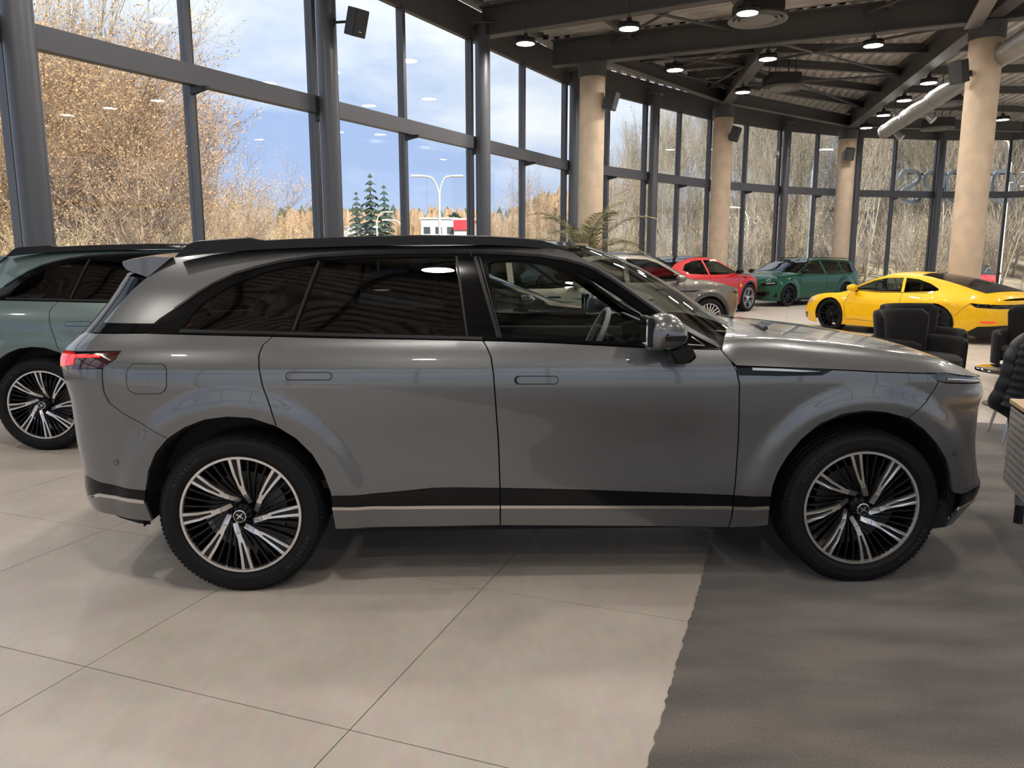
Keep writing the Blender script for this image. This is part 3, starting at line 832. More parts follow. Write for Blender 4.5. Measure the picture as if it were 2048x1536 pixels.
# --- lower body ---
ST = [(664.7, 1016.7), (800, 1015), (999.4, 1013.7)]; ST2 = [(1002, 1013.6), (1200, 1013.7), (1324.6, 1014.6), (1464, 1016)]; ST3 = [(1467, 1016.2), (1538, 1016.2)]
B.panel('door_cladding', [(662, 993)] + sh(CL_TOP, 0, 1.5)[1:] + [(999.4, 1011), (800, 1012.2), (665, 1014)], M_GLOSSBLK, off=-.002)
B.panel('door_cladding', sh(CL_TOP2, 0, 1.5) + [(1464, 1013.2), (1200, 1011), (1001.8, 1011)], M_GLOSSBLK, off=-.002)
B.panel('fender_cladding', [(1468, 991.5), (1540, 994.5), (1539, 1013.5), (1466, 1013.4)], M_GLOSSBLK, off=-.002)
for q, L in enumerate((ST, ST2, ST3)): B.strip('sill_chrome_strip', L, .0145, M_CHR, off=.004)
B.panel('side_sill', [(665, 1020)] + [(999, 1017), (999.4, 1050), (830, 1053), (671.4, 1057.5)], M_PAINT)
B.panel('side_sill', [(1002, 1017), (1200, 1017.3), (1464, 1020), (1461, 1038), (1456, 1054), (1324, 1052), (1002, 1050)], M_PAINT)
B.panel('side_sill', [(1467, 1020), (1538, 1020), (1535, 1050), (1459, 1055), (1464, 1038)], M_PAINT)

# --- tail ---
B.panel('rear_bumper', sh(RB, -GAP) + ARCH_R[3::-1] + [(289, 981), (242.5, 974), (199, 964), (174, 950), (157, 937), ('xz', -2.40, .50), ('r', .50), ('r', 1.035), ('xz', -2.45, 1.04), (126, 736.5)], M_PAINT, step=.028)
B.panel('rear_valance', [(289, 982.5), (242.5, 975.5), (199, 965.5), (174, 951.5), (157, 938.5), ('xz', -2.40, .49), ('r', .49), ('r', .36), ('xz', -2.36, .36), (150, 985), (172, 993), (196, 989), (289, 1002)], M_GLOSSBLK, off=-.004, step=.04)
B.panel('rear_skirt', [(290, 1006), (305, 1046), (270, 1041), (230, 1031), (180, 1012), (146, 987), ('xz', -2.37, .345), ('r', .345), ('r', .24), ('xz', -2.1, .22), (308, 1047)][:1] + [(299, 1030), (304, 1042), (230, 1030), (180, 1011), ('xz', -2.27, .255), ('r', .25), ('r', .35), ('xz', -2.36, .35), (147, 984), (173, 996), (196, 992)], M_PAINT, step=.04)
B.strip('rear_chrome_strip', [(190, 992), (198, 989.5), (240, 996.5), (289, 1004)], .016, M_CHR)
tl = B.panel('tail_lamp', [(124.5, 701), (243, 702), (232, 716), (206, 736.5), (126, 737), ('xz', -2.455, 1.045), ('r', 1.045), ('r', 1.115), ('xz', -2.46, 1.115)], M_LENS, off=.002)
B.panel('tail_light_strip', [(124, 705), (168, 709), (204, 711), (200, 715), (150, 716), (148, 729), (125, 733), ('xz', -2.46, 1.06), ('r', 1.06), ('r', 1.10), ('xz', -2.462, 1.10)], M_REDL, off=.006, depth=.006, step=.02)
B.strip('tail_lamp_edge', [(204, 711), (222, 721)], .006, M_CHR, off=.006)
B.panel('tailgate', [('xz', -2.452, 1.125), ('xz', -2.44, 1.16), ('xz', -2.36, 1.215), ('r', 1.215), ('r', 1.125)], M_PAINT, step=.04)
B.panel('tailgate_lower', [('sz', .62, .72), ('sz', .66, 1.03), ('r', 1.03), ('r', .66)], M_PAINT, off=.003, step=.05)
B.panel('rear_window', [(188, 663.5), (206, 644), (230, 617), (262, 581), (293, 556), ('xz', -2.19, 1.52), ('r', 1.55), ('r', 1.22), ('xz', -2.30, 1.225)], M_GLOSSBLK, off=-.004, step=.045)
# spoiler: a wedge over the rear window, from the roof edge to its lip
def spoiler():
    side = [B.trp(px, py, -.63) for px, py in ((341.8, 515), (300, 512.5), (262, 519), (243.5, 524), (245, 531), (253, 540), (294, 554.5))]
    rows = []
    for i in range(29):
        v = -1 + i / 14; y = .635 * v; k = 1 - v * v; e = 1.0 if abs(v) < .97 else .985
        rows.append([(x - (.10 * k if q in (2, 3, 4) else (.06 * k if q in (1, 5) else .02 * k)), y * e, z + (.018 * k if q < 5 else .012 * k)) for q, (x, z) in enumerate(side)])
    mb = MB(); n = len(side); vs = [p for r in rows for p in r]; fs = []
    for i in range(len(rows) - 1):
        for j in range(n): fs.append((i * n + j, i * n + (j + 1) % n, (i + 1) * n + (j + 1) % n, (i + 1) * n + j))
    fs += [tuple(range(n)), tuple(range((len(rows) - 1) * n, len(rows) * n))]
    mb.add(vs, fs); return mb.build('spoiler', M_PAINT, suv, smooth=28)
spoiler()
# --- roof, windscreen, hood ---
def roof():
    zc = Spl([(-2.0, 1.632), (-1.7, 1.658), (-1.2, 1.682), (-.6, 1.692), (-.1, 1.684), (.2, 1.662)])
    rows = []
    for i in range(31):
        x = -1.95 + 2.13 * i / 30; r = []
        we = SUVS.w(x, 1.648) - .004
        for j in range(25):
            v = -1 + j / 12; r.append((x + .05 * (1 - v * v) * sstep(-.2, .2, x), we * v, 1.648 + (zc(x) - 1.648) * (1 - abs(v) ** 2.6)))
        rows.append(r)
    grid_mesh('roof', rows, M_GLOSSBLK, flip=True, parent=suv)
roof()
def wind():
    ln = [(1146, 506), (1191, 533), (1232, 557), (1273, 585), (1308, 609), (1342, 633), (1378, 656), (1412, 675), (1430, 682)]
    L = [B.tr(*p) for p in ln]; rows = []
    for i, (x, z) in enumerate(L):
        t = i / (len(L) - 1); r = []; we = SUVS.w(x, z) - .004; xc = .20 + (1.045 - .20) * t
        zc = Spl([(0, 1.668), (.3, 1.575), (.6, 1.44), (.85, 1.30), (1, 1.222)])(t)
        for j in range(21):
            v = -1 + j / 10; k = 1 - abs(v) ** 2.3; r.append((x + (xc - x) * k, we * v, z + (zc - z) * k))
        rows.append(r)
    grid_mesh('windscreen', rows, M_CARGL, flip=True, parent=suv)
    r0 = rows[-1]; cow = [r0, [(p[0] + .10 * (1 - abs(p[1]) ** 3), p[1], p[2] - .02) for p in r0], [(p[0] + .22 * (1 - abs(p[1]) ** 3), p[1] * .99, p[2] - .05) for p in r0]]
    grid_mesh('cowl_panel', cow, M_LINER, flip=True, parent=suv)
    mbw = MB()
    for y0, sg in ((-.62, 1), (.05, 1)):
        pts = [(1.03 + .10 * (1 - abs(y0 + .55 * t) ** 2) * 1.0, y0 + .55 * t, 1.235 - .02 * t) for t in [k / 8 for k in range(9)]]
        MB().tube(pts, .011, 6).build('wiper', M_BLACKM, suv, smooth=60)
wind()
HOOD_SH = [(1425, 682), (1445, 702), (1462, 721), (1468, 730), (1590, 734.7), (1669, 738), (1748, 742), (1800, 744), (1843, 745), (1890, 745)]
def hood():
    pts = [B.tr(*p) for p in HOOD_SH]; xs = [p[0] for p in pts]; zs = [p[1] for p in pts]
    def zshut(x): return float(np.interp(x, xs + [2.265], zs + [.985]))
    zc = Spl([(.80, 1.245), (1.0, 1.242), (1.29, 1.215), (1.6, 1.182), (1.88, 1.142), (2.04, 1.090), (2.15, 1.043), (2.23, 1.0), (2.275, .968)])
    rows = []; XE = 2.268; n = 60
    for i in range(n + 1):
        u = i / n; xe = .775 + (XE - .775) * (1 - (1 - u ** 1.25) ** 1.8)      # along the side edge
        if i == n: xe = XE
        zs_ = zshut(xe); s_ = SUVS.s_of(xe, min(zs_, 1.0)); x3, hw, _ = SUVS.pt(s_, zs_); hw = max(hw, .001) + .004
        r = []
        for j in range(41):
            v = -1 + j / 20; a = abs(v)
            y = hw * v
            # section: gently crowned top, soft crease near 0.88, roll down to the shut line
            ztop = zc(xe)
            cre = ztop - .030 - .012 * sstep(1.4, 2.2, xe)
            if a < .875: z = ztop + (cre - ztop) * (a / .875) ** 2.2
            else:
                t = (a - .875) / .125; z = cre + (zs_ - cre) * (t ** 1.7) if xe < 2.3 else cre + (zs_ - cre) * t
            xx = xe + (.20 * (1 - a ** 2) * sstep(.95, .775, xe))
            r.append((xx, y, z))
        rows.append(r)
    grid_mesh('hood', rows, M_PAINT, flip=True, parent=suv)
hood()
# --- front end ---
B.panel('head_lamp', [(1856, 748.5), (1868, 758.5), (1893.6, 765), (1934, 766), ('f', .935), ('f', .985), ('xz', 2.21, .995), (1915, 747.5), (1880, 746.5)], M_HLENS, off=-.006, step=.025)
B.panel('running_light', [(1896, 759), (1918, 760), ('xz', 2.235, .952), ('f', .952), ('f', .962), ('xz', 2.235, .962), (1918, 757.5), (1896, 757)], M_HLED, off=.002, depth=.004, step=.02)
B.panel('front_bumper', sh(FB, GAP) + ARCH_F[9:] + [('xz', 2.01, .438), ('xz', 2.15, .446), ('f', .432), ('f', .925), (1934, 768), (1893, 767)], M_PAINT, step=.024)
B.panel('front_air_intake', [('xz', 2.012, .432), ('xz', 2.17, .440), ('f', .425), ('f', .345), ('xz', 2.18, .368), ('xz', 2.018, .362)], M_GLOSSBLK, off=-.003, step=.035)
B.panel('front_skirt', [('xz', 2.015, .350), ('xz', 2.17, .357), ('f', .335), ('f', .255), ('xz', 2.14, .248), ('xz', 1.985, .252)], M_PAINT, step=.035)
B.strip('front_chrome_strip', [('xz', 2.016, .356), ('xz', 2.08, .359), ('xz', 2.16, .363)], .015, M_CHR)
B.panel('corner_lamp', [('xz', 2.215, .84), ('xz', 2.235, .84), ('xz', 2.235, .66), ('xz', 2.215, .58), ('xz', 2.20, .66)], M_HLED, off=.002, depth=.005, step=.02)
B.panel('fender_vent', [(1471.5, 732), (1560, 735), (1667, 739.5), (1643.6, 750.6), (1560, 752), (1477.5, 750.6)], M_GLOSSBLK, off=.003, step=.03)
B.panel('vent_insert', [(1504, 735.5), (1560, 737.5), (1641, 743), (1600, 743.5), (1504, 740.5)], M_CHR, off=.007, depth=.006, step=.02)

# --- handles, fuel flap, sensors ---
def rrect(x0, y0, x1, y1, r, n=6):
    out = []
    for cx, cy, a in ((x1 - r, y0 + r, -90), (x1 - r, y1 - r, 0), (x0 + r, y1 - r, 90), (x0 + r, y0 + r, 180)):
        for i in range(n + 1):
            t = math.radians(a + 90 * i / n); out.append((cx + r * math.cos(t), cy + r * math.sin(t)))
    return out
M_SEAM = mat('seam_black', (.004, .004, .004), .8)
for (x0, y0, x1, y1) in ((571, 744, 664, 760.7), (1028.5, 751.7, 1117, 768.8)):
    hs = B.panel('handle_recess', rrect(x0, y0, x1, y1, 8), M_SEAM, off=.0012, depth=.002, step=.02)
    B.panel('door_handle', rrect(x0 + (5 if x0 > 900 else 1.6), y0 + 1.6, x1 - 1.6, y1 - 1.6, 6.5), M_PAINT, off=.0035, depth=.004, step=.02)
FLAP = [(266, 727), (322, 727), (330, 731), (334, 740), (334, 772), (330, 782), (322, 788), (272, 788.5), (259, 783), (253, 772), (253, 742), (257, 736)]
B.panel('fuel_flap_seam', FLAP, M_SEAM, off=.0010, depth=.002, sides=(-1,)); cxm, cym = 293, 757
B.panel('fuel_flap', [(cxm + (p[0] - cxm) * .965, cym + (p[1] - cym) * .955) for p in FLAP], M_PAINT, off=.0022, depth=.003, sides=(-1,))
def circ(cx, cy, r, n=20): return [(cx + r * math.cos(2 * PI * i / n), cy + r * math.sin(2 * PI * i / n)) for i in range(n)]
for cx, cy in ((233, 925), (1911, 908)):
    B.panel('sensor_ring', circ(cx, cy, 5.2), M_SEAM, off=.001, depth=.002, step=.01); B.panel('parking_sensor', circ(cx, cy, 4.0), M_PAINT, off=.0025, depth=.003, step=.01)

# --- roof rails ---
def rail(sd):
    top = [(352, 510.6), (366, 497), (379, 486.6), (393, 481.5), (440, 478), (499, 474.7), (512.6, 478), (529.7, 480.3), (600, 477), (700, 473.3), (842, 469.5), (978, 471.4), (1040, 475.5), (1081, 480), (1110, 488), (1132, 496.5), (1146, 504)]
    bot = [(352, 511.5), (380, 507), (420, 503), (470, 499.5), (499, 497), (515, 496), (530, 495), (600, 492), (700, 489), (842, 486), (978, 486.5), (1040, 489), (1081, 493), (1110, 498), (1132, 502), (1146, 505.5)]
    mb = MB(); rows = []
    xb = [p[0] for p in bot]; yb = [p[1] for p in bot]
    for (px, py) in top:
        yl = -.665 + .03 * sstep(900, 1146, px)
        yl -= .0
        x, zt = B.trp(px, py, yl); yb_ = float(np.interp(px, xb, yb)); _, zb = B.trp(px, yb_, yl - .01); zb -= .008
        o_, i_ = yl - .014, yl + .035
        rows.append([(x, o_ * -sd, zb), (x, (o_ + .004) * -sd, zt - .004), (x, (o_ + .014) * -sd, zt), (x, (i_ - .012) * -sd, zt), (x, i_ * -sd, zt - .008), (x, (i_ + .004) * -sd, zb)])
    o = grid_mesh('roof_rail', rows, M_TRIMBLK, smooth=False, flip=(sd > 0), parent=suv, closed=True)
rail(-1); rail(1)

# --- mirrors ---
def mirror(sd):
    # built for the near side at y ~ -1.08, mirrored by sd
    prof = [(1301, 639), (1312, 630.5), (1328, 627), (1344, 628.5), (1356, 635), (1366, 647), (1373, 660), (1374.5, 674), (1371, 684), (1362, 691.5), (1340, 697), (1314, 700), (1297, 700), (1290.5, 690), (1290.5, 672), (1293.5, 653)]
    yo = -1.09; L = [B.trp(p[0], p[1], yo) for p in prof]; c = np.mean(np.array(L), 0)
    rows = []
    for k, (dy, sc_) in enumerate(((-.105, .05), (-.10, .45), (-.08, .74), (-.045, .93), (0, 1.0), (.06, .99), (.105, .93), (.125, .80), (.128, .0))):
        rows.append([(c[0] + (p[0] - c[0]) * sc_ - (.018 if dy < -.02 else 0) * (1 - sc_), (yo + dy) * -sd, c[1] + (p[1] - c[1]) * sc_) for p in L])
    cap = grid_mesh('mirror_cap', rows, M_PAINT, flip=(sd < 0), parent=suv, closed=True)
    # glass faces rearward (left in view)
    mb = MB(); xg = min(p[0] for p in L); zl, zh = min(p[1] for p in L), max(p[1] for p in L)
    yA, yB = (yo - .07) * -sd, (yo + .09) * -sd
    mb.box((xg + .012, (yA + yB) / 2, (zl + zh) / 2 + .004), (.03, abs(yB - yA) * 1.05, (zh - zl) * .80)); g_ = bevel(mb.build('mirror_housing', M_TRIMBLK, cap), .012, 3)
    MB().box((xg - .006, (yA + yB) / 2, (zl + zh) / 2 + .004), (.006, abs(yB - yA) * .9, (zh - zl) * .68)).build('mirror_glass', M_MIRG, cap)
    sg = [B.trp(px, py, yo - .075) for px, py in ((1327, 672), (1371, 670.5), (1367, 682), (1329, 681.5))]
    m2 = MB(); m2.prism(sg, lambda u, v, t: Vector((u, t * -sd, v)), yo - .108, yo - .03); bevel(m2.build('turn_signal', M_GLOSSBLK, cap), .004, 2)
    st = [B.trp(px, py, -1.02) for px, py in ((1331, 698), (1378, 688), (1391, 713), (1377, 725), (1347, 727), (1340, 714))]
    m3 = MB(); m3.prism(st, lambda u, v, t: Vector((u, t * -sd, v)), -1.06, -.90); bevel(m3.build('mirror_arm', M_GLOSSBLK, cap), .012, 3)
mirror(-1); mirror(1)

# --- inner shell, floor and wheel wells (dark, seen through gaps) ---
def arc_px(ax, r, a0, a1, n=18): return [('xz', ax + r * math.cos(math.radians(a0 + (a1 - a0) * i / n)), HUBZ + r * math.sin(math.radians(a0 + (a1 - a0) * i / n))) for i in range(n + 1)]
B.panel('inner_shell', [('xz', -2.28, .30)] + arc_px(-AX, .478, 190, -10) + arc_px(AX, .478, 190, -10) + [('xz', 2.2, .27), ('xz', 2.26, .9), ('xz', 1.9, 1.0), ('xz', .95, 1.08), ('xz', .8, 1.14), ('xz', -2.3, 1.18), ('xz', -2.38, 1.0)], M_LINER, off=-.03, depth=.01, step=.08)
ub = MB()
ub.box((0, 0, .30), (2 * AX - .96, 1.66, .08)); ub.box((-AX, 0, .36), (1.0, 1.10, .22)); ub.box((AX, 0, .36), (1.0, 1.10, .22)); ub.box((-2.05, 0, .37), (.24, 1.3, .12))
ub.build('underbody', M_LINER, suv)
for ax in (-AX, AX):
    for sd in (-1, 1):
        mb = MB(); mb.lathe([(.478, -.40), (.478, -.08), (.40, 0), (.0, 0)], 28, 'Y', (ax, sd * .50, HUBZ), math.radians(-8), math.radians(188))
        if sd > 0: mb.v = [(v[0], 1.0 - v[1] if False else 2 * .50 - v[1], v[2]) for v in mb.v]
        mb.build('wheel_arch_liner', M_LINER, suv, smooth=50, fix=False)
for sd in (-1, 1):
    mf = MB(); mf.prism([(1.89, .25), (1.87, .28), (1.935, .38), (1.985, .38), (1.965, .26)], lambda u, v, t: Vector((u, t * sd, v)), .80, .87); mf.build('splash_guard', M_LINER, suv)

# --- cabin ---
def seat(parent, x, y, name='front_seat', w=.52, m=None):
    m = m or M_INT
    c = MB().box((0, 0, 0), (.52, w, .16)); o = bevel(c.build(name, m, parent, loc=(x, y, .66)), .05, 3)
    bk = MB(); M = Matrix.Rotation(math.radians(-14), 3, 'Y'); bk.box((-.30, 0, .38), (.15, w * .92, .66), M=M); bevel(bk.build('backrest', m, o), .05, 3)
    hd = MB(); hd.box((-.385, 0, .795), (.10, .28, .19), M=M); bevel(hd.build('headrest', m, o), .04, 3)
    return o
seat(suv, -.12, -.38, m=M_INT); seat(suv, -.12, .38, m=M_INT)
seat(suv, -1.0, 0, 'rear_bench', 1.3)
cb = MB(); cb.box((-.35, 0, .50), (2.9, 1.66, .04)); cb.box((-1.62, 0, .78), (.7, 1.3, .5)); cb.build('cabin_floor', M_INT, suv)
hl = MB(); hl.box((-.8, 0, 1.628), (1.9, 1.16, .012)); hl.build('headlining', M_INT, suv)
db = MB(); db.prism([(.62, .75), (.62, 1.06), (.66, 1.13), (.80, 1.165), (1.05, 1.15), (1.08, .75)], lambda u, v, t: Vector((u, t, v)), -.84, .84); bevel(db.build('dashboard', M_INT, suv), .02, 2)
sc_ = MB(); sc_.box((.56, .12, 1.145), (.02, .72, .19), M=Matrix.Rotation(math.radians(-8), 3, 'Y')); sc_.build('centre_screen', M_GLOSSBLK, suv)
cs = MB(); cs.box((.25, 0, .74), (1.1, .24, .24)); bevel(cs.build('centre_console', M_INT, suv), .02, 2)
for sd in (-1, 1):
    dt = MB(); dt.box((.2, sd * .83, .97), (1.25, .05, .30)); dt.box((-.95, sd * .83, .97), (.9, .05, .30)); bevel(dt.build('door_trim', M_INTL if sd < 0 else M_INT, suv), .015, 2)
    pl = MB(); pl.bar((-.33, sd * .775, 1.2), (-.42, sd * .625, 1.60), .03, .12); pl.build('inner_pillar', M_INT, suv)
    pass
def steering(parent):
    c = Vector((.37, .38, 1.10)); t = math.radians(66)        # wheel tilted towards the driver
    ux = Vector((math.cos(t), 0, math.sin(t))); uy = Vector((0, 1, 0)); pts = []
    for i in range(40):
        a = 2 * PI * i / 40; r = .185 * (1 - .06 * max(0, -math.sin(a)) ** 6); pts.append(c + uy * (math.cos(a) * r) + ux * (math.sin(a) * r * .94))
    mb = MB(); mb.tube(pts, .018, 8, closed=True); o = mb.build('steering_wheel', M_INTL, parent, smooth=60)
    h = MB(); n = ux.cross(uy).normalized(); M = Matrix((ux, uy, n)).transposed(); h.box(c, (.13, .19, .05), M=M); h.box(c, (.05, .34, .03), M=M); h.box(c - ux * .1, (.13, .05, .03), M=M)
    bevel(h.build('steering_hub', M_INT, o), .012, 2)
    MB().cyl(c, c + n * (.26 if n.x > 0 else -.26), .04, n=12).build('steering_column', M_INT, o, smooth=40)
steering(suv)

# --- wheels ---
def swirl(r):                                     # clockwise drift of the spokes towards the hub
    return float(np.interp(r, [.045, .093, .131, .20, .285], [.043, .028, .0175, .007, 0]))
def suv_wheel(name='wheel'):
    parts = []
    R, rr, wd = TR_R, .285, .255
    t = tyre_mesh(R, rr, wd); parts.append(('wheel', t))
    parts.append(('tread', tread_mesh(R, wd)))
    b = MB(); b.lathe([(.288, -wd * .43), (.285, -wd * .45), (.274, -wd * .45), (.271, -wd * .43), (.268, -wd * .39)], 72, 'Y'); parts.append(('rim_ring', b.mesh('rim_ring', M_ALU, 40)))
    b = MB(); b.lathe([(.289, -wd * .42), (.2705, -wd * .42), (.262, -wd * .33), (.252, -.02), (.245, .07), (.27, .11)], 64, 'Y'); parts.append(('rim_barrel', b.mesh('rim_barrel', M_RIMBLK, 50)))
    yf = -wd * .45                                # spoke face plane
    def depth(r): return yf + float(np.interp(r, [.04, .10, .2, .28], [.045, .014, .004, .003]))
    def emb(poly, a, dy, th, mb):
        ca, sa = math.cos(a), math.sin(a)
        # u along radius; t clockwise as seen from outside (-y looking to +y, x right, z up)
        def fn(u, v, t):
            y = depth(math.hypot(u, v)) + dy + t
            return Vector((ca * u + sa * v, y, sa * u - ca * v))
        mb.prism(poly, fn, 0, th)
    spoke = MB(); inner = MB(); thin = MB()
    for s_ in (-1, 1):
        line = [(r, swirl(r) + s_ * float(np.interp(r, [.10, .282], [.006, .0215]))) for r in [.284, .26, .23, .20, .17, .145, .125]]
        emb(spoke_pts(line, [.016, .0145, .0135, .0125, .0115, .011, .0115]), 0, 0, .020, spoke)
    line = [(r, swirl(r)) for r in (.14, .125, .11, .0945)]; emb(spoke_pts(line, [.018, .0225, .024, .0245]), 0, -.0004, .020, spoke)
    spoke.mi = 1
    line = [(r, swirl(r)) for r in (.284, .25, .20, .15, .13)]; emb(spoke_pts(line, [.034, .03, .024, .016, .012]), 0, .010, .014, spoke)
    line = [(r, swirl(r)) for r in (.0925, .08, .068, .056, .046)]; emb(spoke_pts(line, [.0245, .0245, .024, .023, .021]), 0, 0, .022, inner)
    for q in range(8):
        for f_ in (.29, .5, .71):
            line = [(r, swirl(r) * 1.05) for r in (.278, .23, .18, .13, .09, .055)]; emb(spoke_pts(line, [.009, .0085, .0075, .0065, .006, .006]), PI / 4 * (q + f_), .012, .03, thin)
    out = list(parts)
    out.append(('fin', thin.mesh('fin', M_RIMBLK))); out.append(('spoke', spoke.mesh('spoke', [M_ALU, M_RIMBLK]))); out.append(('spoke_root', inner.mesh('spoke_root', M_ALU2)))
    h = MB(); h.lathe([(.0, yf - .014), (.029, yf - .014), (.031, yf - .010), (.034, yf + .012), (.040, yf + .022), (.052, yf + .04), (.052, .03)], 32, 'Y'); out.append(('hub_cap', h.mesh('hub_cap', M_RIMBLK, 35)))
    h = MB(); h.lathe([(.0265, yf - .0145), (.0270, yf - .017), (.0300, yf - .016), (.0305, yf - .012)], 32, 'Y'); out.append(('hub_ring', h.mesh('hub_ring', M_CHROME, 40)))
    h = MB()
    for a in (.18, PI - .18 + 0, ):
        pass
    for a in (math.radians(40), math.radians(-40)):                 # crossed emblem bars
        d = Vector((math.cos(a), 0, math.sin(a))); n = Vector((-d.z, 0, d.x)); y0 = yf - .0165
        po = [d * .021 + n * .0012, d * .002 + n * .0032, d * -.021 + n * .0012, d * -.021 - n * .0012, d * -.002 - n * .0032, d * .021 - n * .0012]
        vs = [(p.x, y0, p.z) for p in po] + [(p.x, y0 + .004, p.z) for p in po]
        h.add(vs, [tuple(range(6)), tuple(range(11, 5, -1))] + [(i, (i + 1) % 6, 6 + (i + 1) % 6, 6 + i) for i in range(6)])
    out.append(('emblem', h.mesh('emblem', M_CHROME)))
    h = MB(); h.lathe([(.07, -.005), (.185, -.005), (.185, .018), (.07, .018)], 40, 'Y'); h.cyl((0, .05, 0), (0, -.02, 0), .075, n=20); out.append(('brake_disc', h.mesh('brake_disc', M_DISC, 40)))
    h = MB(); h.lathe([(.11, -.035), (.20, -.035), (.20, .04), (.11, .04), (.11, -.035)], 10, 'Y', a0=math.radians(-40), a1=math.radians(35)); out.append(('brake_caliper', h.mesh('brake_caliper', M_DISC, 40)))
    # raised sidewall lettering
    tx = MB()
    return out
WHEEL_ME = suv_wheel()
def text_mesh(txt, size, ext=.001):
    c = bpy.data.curves.new('t', 'FONT'); c.body = txt; c.size = size; c.extrude = ext; c.resolution_u = 2; c.align_x = 'CENTER'
    o = bpy.data.objects.new('t', c); COL.objects.link(o); dg = bpy.context.evaluated_depsgraph_get(); dg.update()
    me = bpy.data.meshes.new_from_object(o.evaluated_get(dg)); bpy.data.objects.remove(o); bpy.data.curves.remove(c)
    return me
M_LETTER = mat('tyre_lettering', (.035, .035, .036), .5)
def tyre_text(txt, a_mid, R, size, y):
    mb = MB(); step = size * .92 / R
    for i, ch in enumerate(txt):
        if ch == ' ': continue
        me = text_mesh(ch, size); a = a_mid - (i - (len(txt) - 1) / 2) * step
        ca, sa = math.cos(a), math.sin(a)
        vs = []
        for v in me.vertices:
            u, w_, t = v.co.x, v.co.y, v.co.z
            r = R + w_; vs.append((ca * r + sa * u, y - .0005 - (t + .001), sa * r - ca * u))
        mb.add(vs, [tuple(p.vertices) for p in me.polygons]); bpy.data.meshes.remove(me)
    return mb
txm = tyre_text('MICHELIN', math.radians(138), .322, .026, -.255 * .5)
t2 = tyre_text('MICHELIN', math.radians(-35), .322, .026, -.255 * .5); txm.add(t2.v, t2.f)
TXT_ME = txm.mesh('sidewall_lettering', M_LETTER, fix=False)
def put_wheel(parent, x, y, phase, sd, steer=0.0):
    base = None
    for nm, me in WHEEL_ME + [('sidewall_lettering', TXT_ME)]:
        if base is None:
            base = link_mesh('wheel', me, None, parent, (x, y, HUBZ)); base.rotation_euler = (0, 0, (PI if sd > 0 else 0) + steer)
            base.rotation_mode = 'ZYX' if False else 'XYZ'; base.rotation_euler = (0, 0, (PI if sd > 0 else 0) + steer)
        else:
            if nm in ('spoke', 'spoke_root'):
                for q in range(8): link_mesh(nm, me, None, base).rotation_euler = (0, -phase - PI / 4 * q, 0)
                continue
            o = link_mesh(nm, me, None, base)
            if nm in ('tread', 'fin', 'sidewall_lettering'): o['kind'] = 'stuff'
            if nm not in ('brake_caliper', 'sidewall_lettering'): o.rotation_euler = (0, -phase, 0)
    return base
YW = .825
put_wheel(suv, -AX, -YW, math.radians(4), -1); put_wheel(suv, AX, -YW, math.radians(10), -1)
put_wheel(suv, -AX, YW, math.radians(20), 1); put_wheel(suv, AX, YW, math.radians(33), 1)

# ================================================================== CEILING FITTINGS
M_LAMPB = mat('lamp_housing', (.03, .03, .032), .5)
M_LAMPE = mat('lamp_diffuser', (.9, .9, .88), .4, emis=(1.0, .94, .86), estr=LAMP_POWER)
LAMP_Z = 6.0
def lamp_meshes():
    h = MB(); h.lathe([(.0, .20), (.05, .20), (.06, .13), (.10, .12), (.13, .075), (.215, .055), (.22, .0), (.205, -.012), (.19, -.012), (.185, .004), (.0, .006)], 28)
    for i in range(20):
        a = 2 * PI * i / 20; h.box((.155 * math.cos(a), .155 * math.sin(a), .085), (.10, .006, .03), a)
    d = MB(); d.lathe([(.0, .004), (.185, .004), (.185, -.004), (.15, -.008), (.0, -.010)][::-1], 28)
    k = MB(); k.tube([(0, 0, .19), (0, .03, .225), (0, 0, .26), (0, -.03, .225)], .008, 6, closed=True); k.cyl((0, 0, .25), (0, 0, .60), .006, n=6)
    return h.mesh('housing', M_LAMPB, 40), d.mesh('diffuser', M_LAMPE, 40), k.mesh('hook', M_LAMPB, 40)
LM = lamp_meshes()
def lamp(p, label, group='round ceiling lamps'):
    e = empty('ceiling_lamp', p, 0, label, 'lamp', group)
    link_mesh('housing', LM[0], None, e); link_mesh('diffuser', LM[1], None, e); link_mesh('hook', LM[2], None, e)
LV = [(1051, 87, 'round ceiling lamp furthest left, beside the steel column'), (1258, 57, 'round ceiling lamp between the two largest roof beams'), (1495, 26, 'round ceiling lamp overlapping the nearest round air vent'),
      (1350, 140, 'round ceiling lamp right of the nearest concrete pillar cap'), (1535.6, 118, 'round ceiling lamp at the junction of the roof beams'), (1746.5, 91, 'round ceiling lamp under the long beam toward the thick pillar'),
      (1485.5, 184.5, 'round ceiling lamp above the second concrete pillar'), (1857.6, 166, 'round ceiling lamp nearest of the row along the silver duct'), (1808, 201, 'second round ceiling lamp of the row along the silver duct'),
      (1766.7, 230.7, 'third round ceiling lamp of the row along the silver duct'), (1732.4, 255.7, 'furthest round ceiling lamp of the row along the silver duct'), (2004.8, 239.5, 'round ceiling lamp right of the thick concrete pillar')]
for px, py, lb in LV: lamp(at_z(px, py, LAMP_Z), lb)
l0 = at_z(1051, 87, LAMP_Z); l2 = at_z(1495, 26, LAMP_Z); ld = (l2 - l0) / 2
for row in range(1, 5):                               # unseen lamps added over the near hall, continuing the rows for light
    for k in range(row % 2, 7, 2):
        p = l0 + ld * k - WD * 4.83 * row
        if p.z > 0 and inside(Vector((p.x, p.y, 0)), FLOOR_POLY, 1.0): lamp(p, 'round ceiling lamp added outside the picture to light the hall', 'added round ceiling lamps outside the picture')
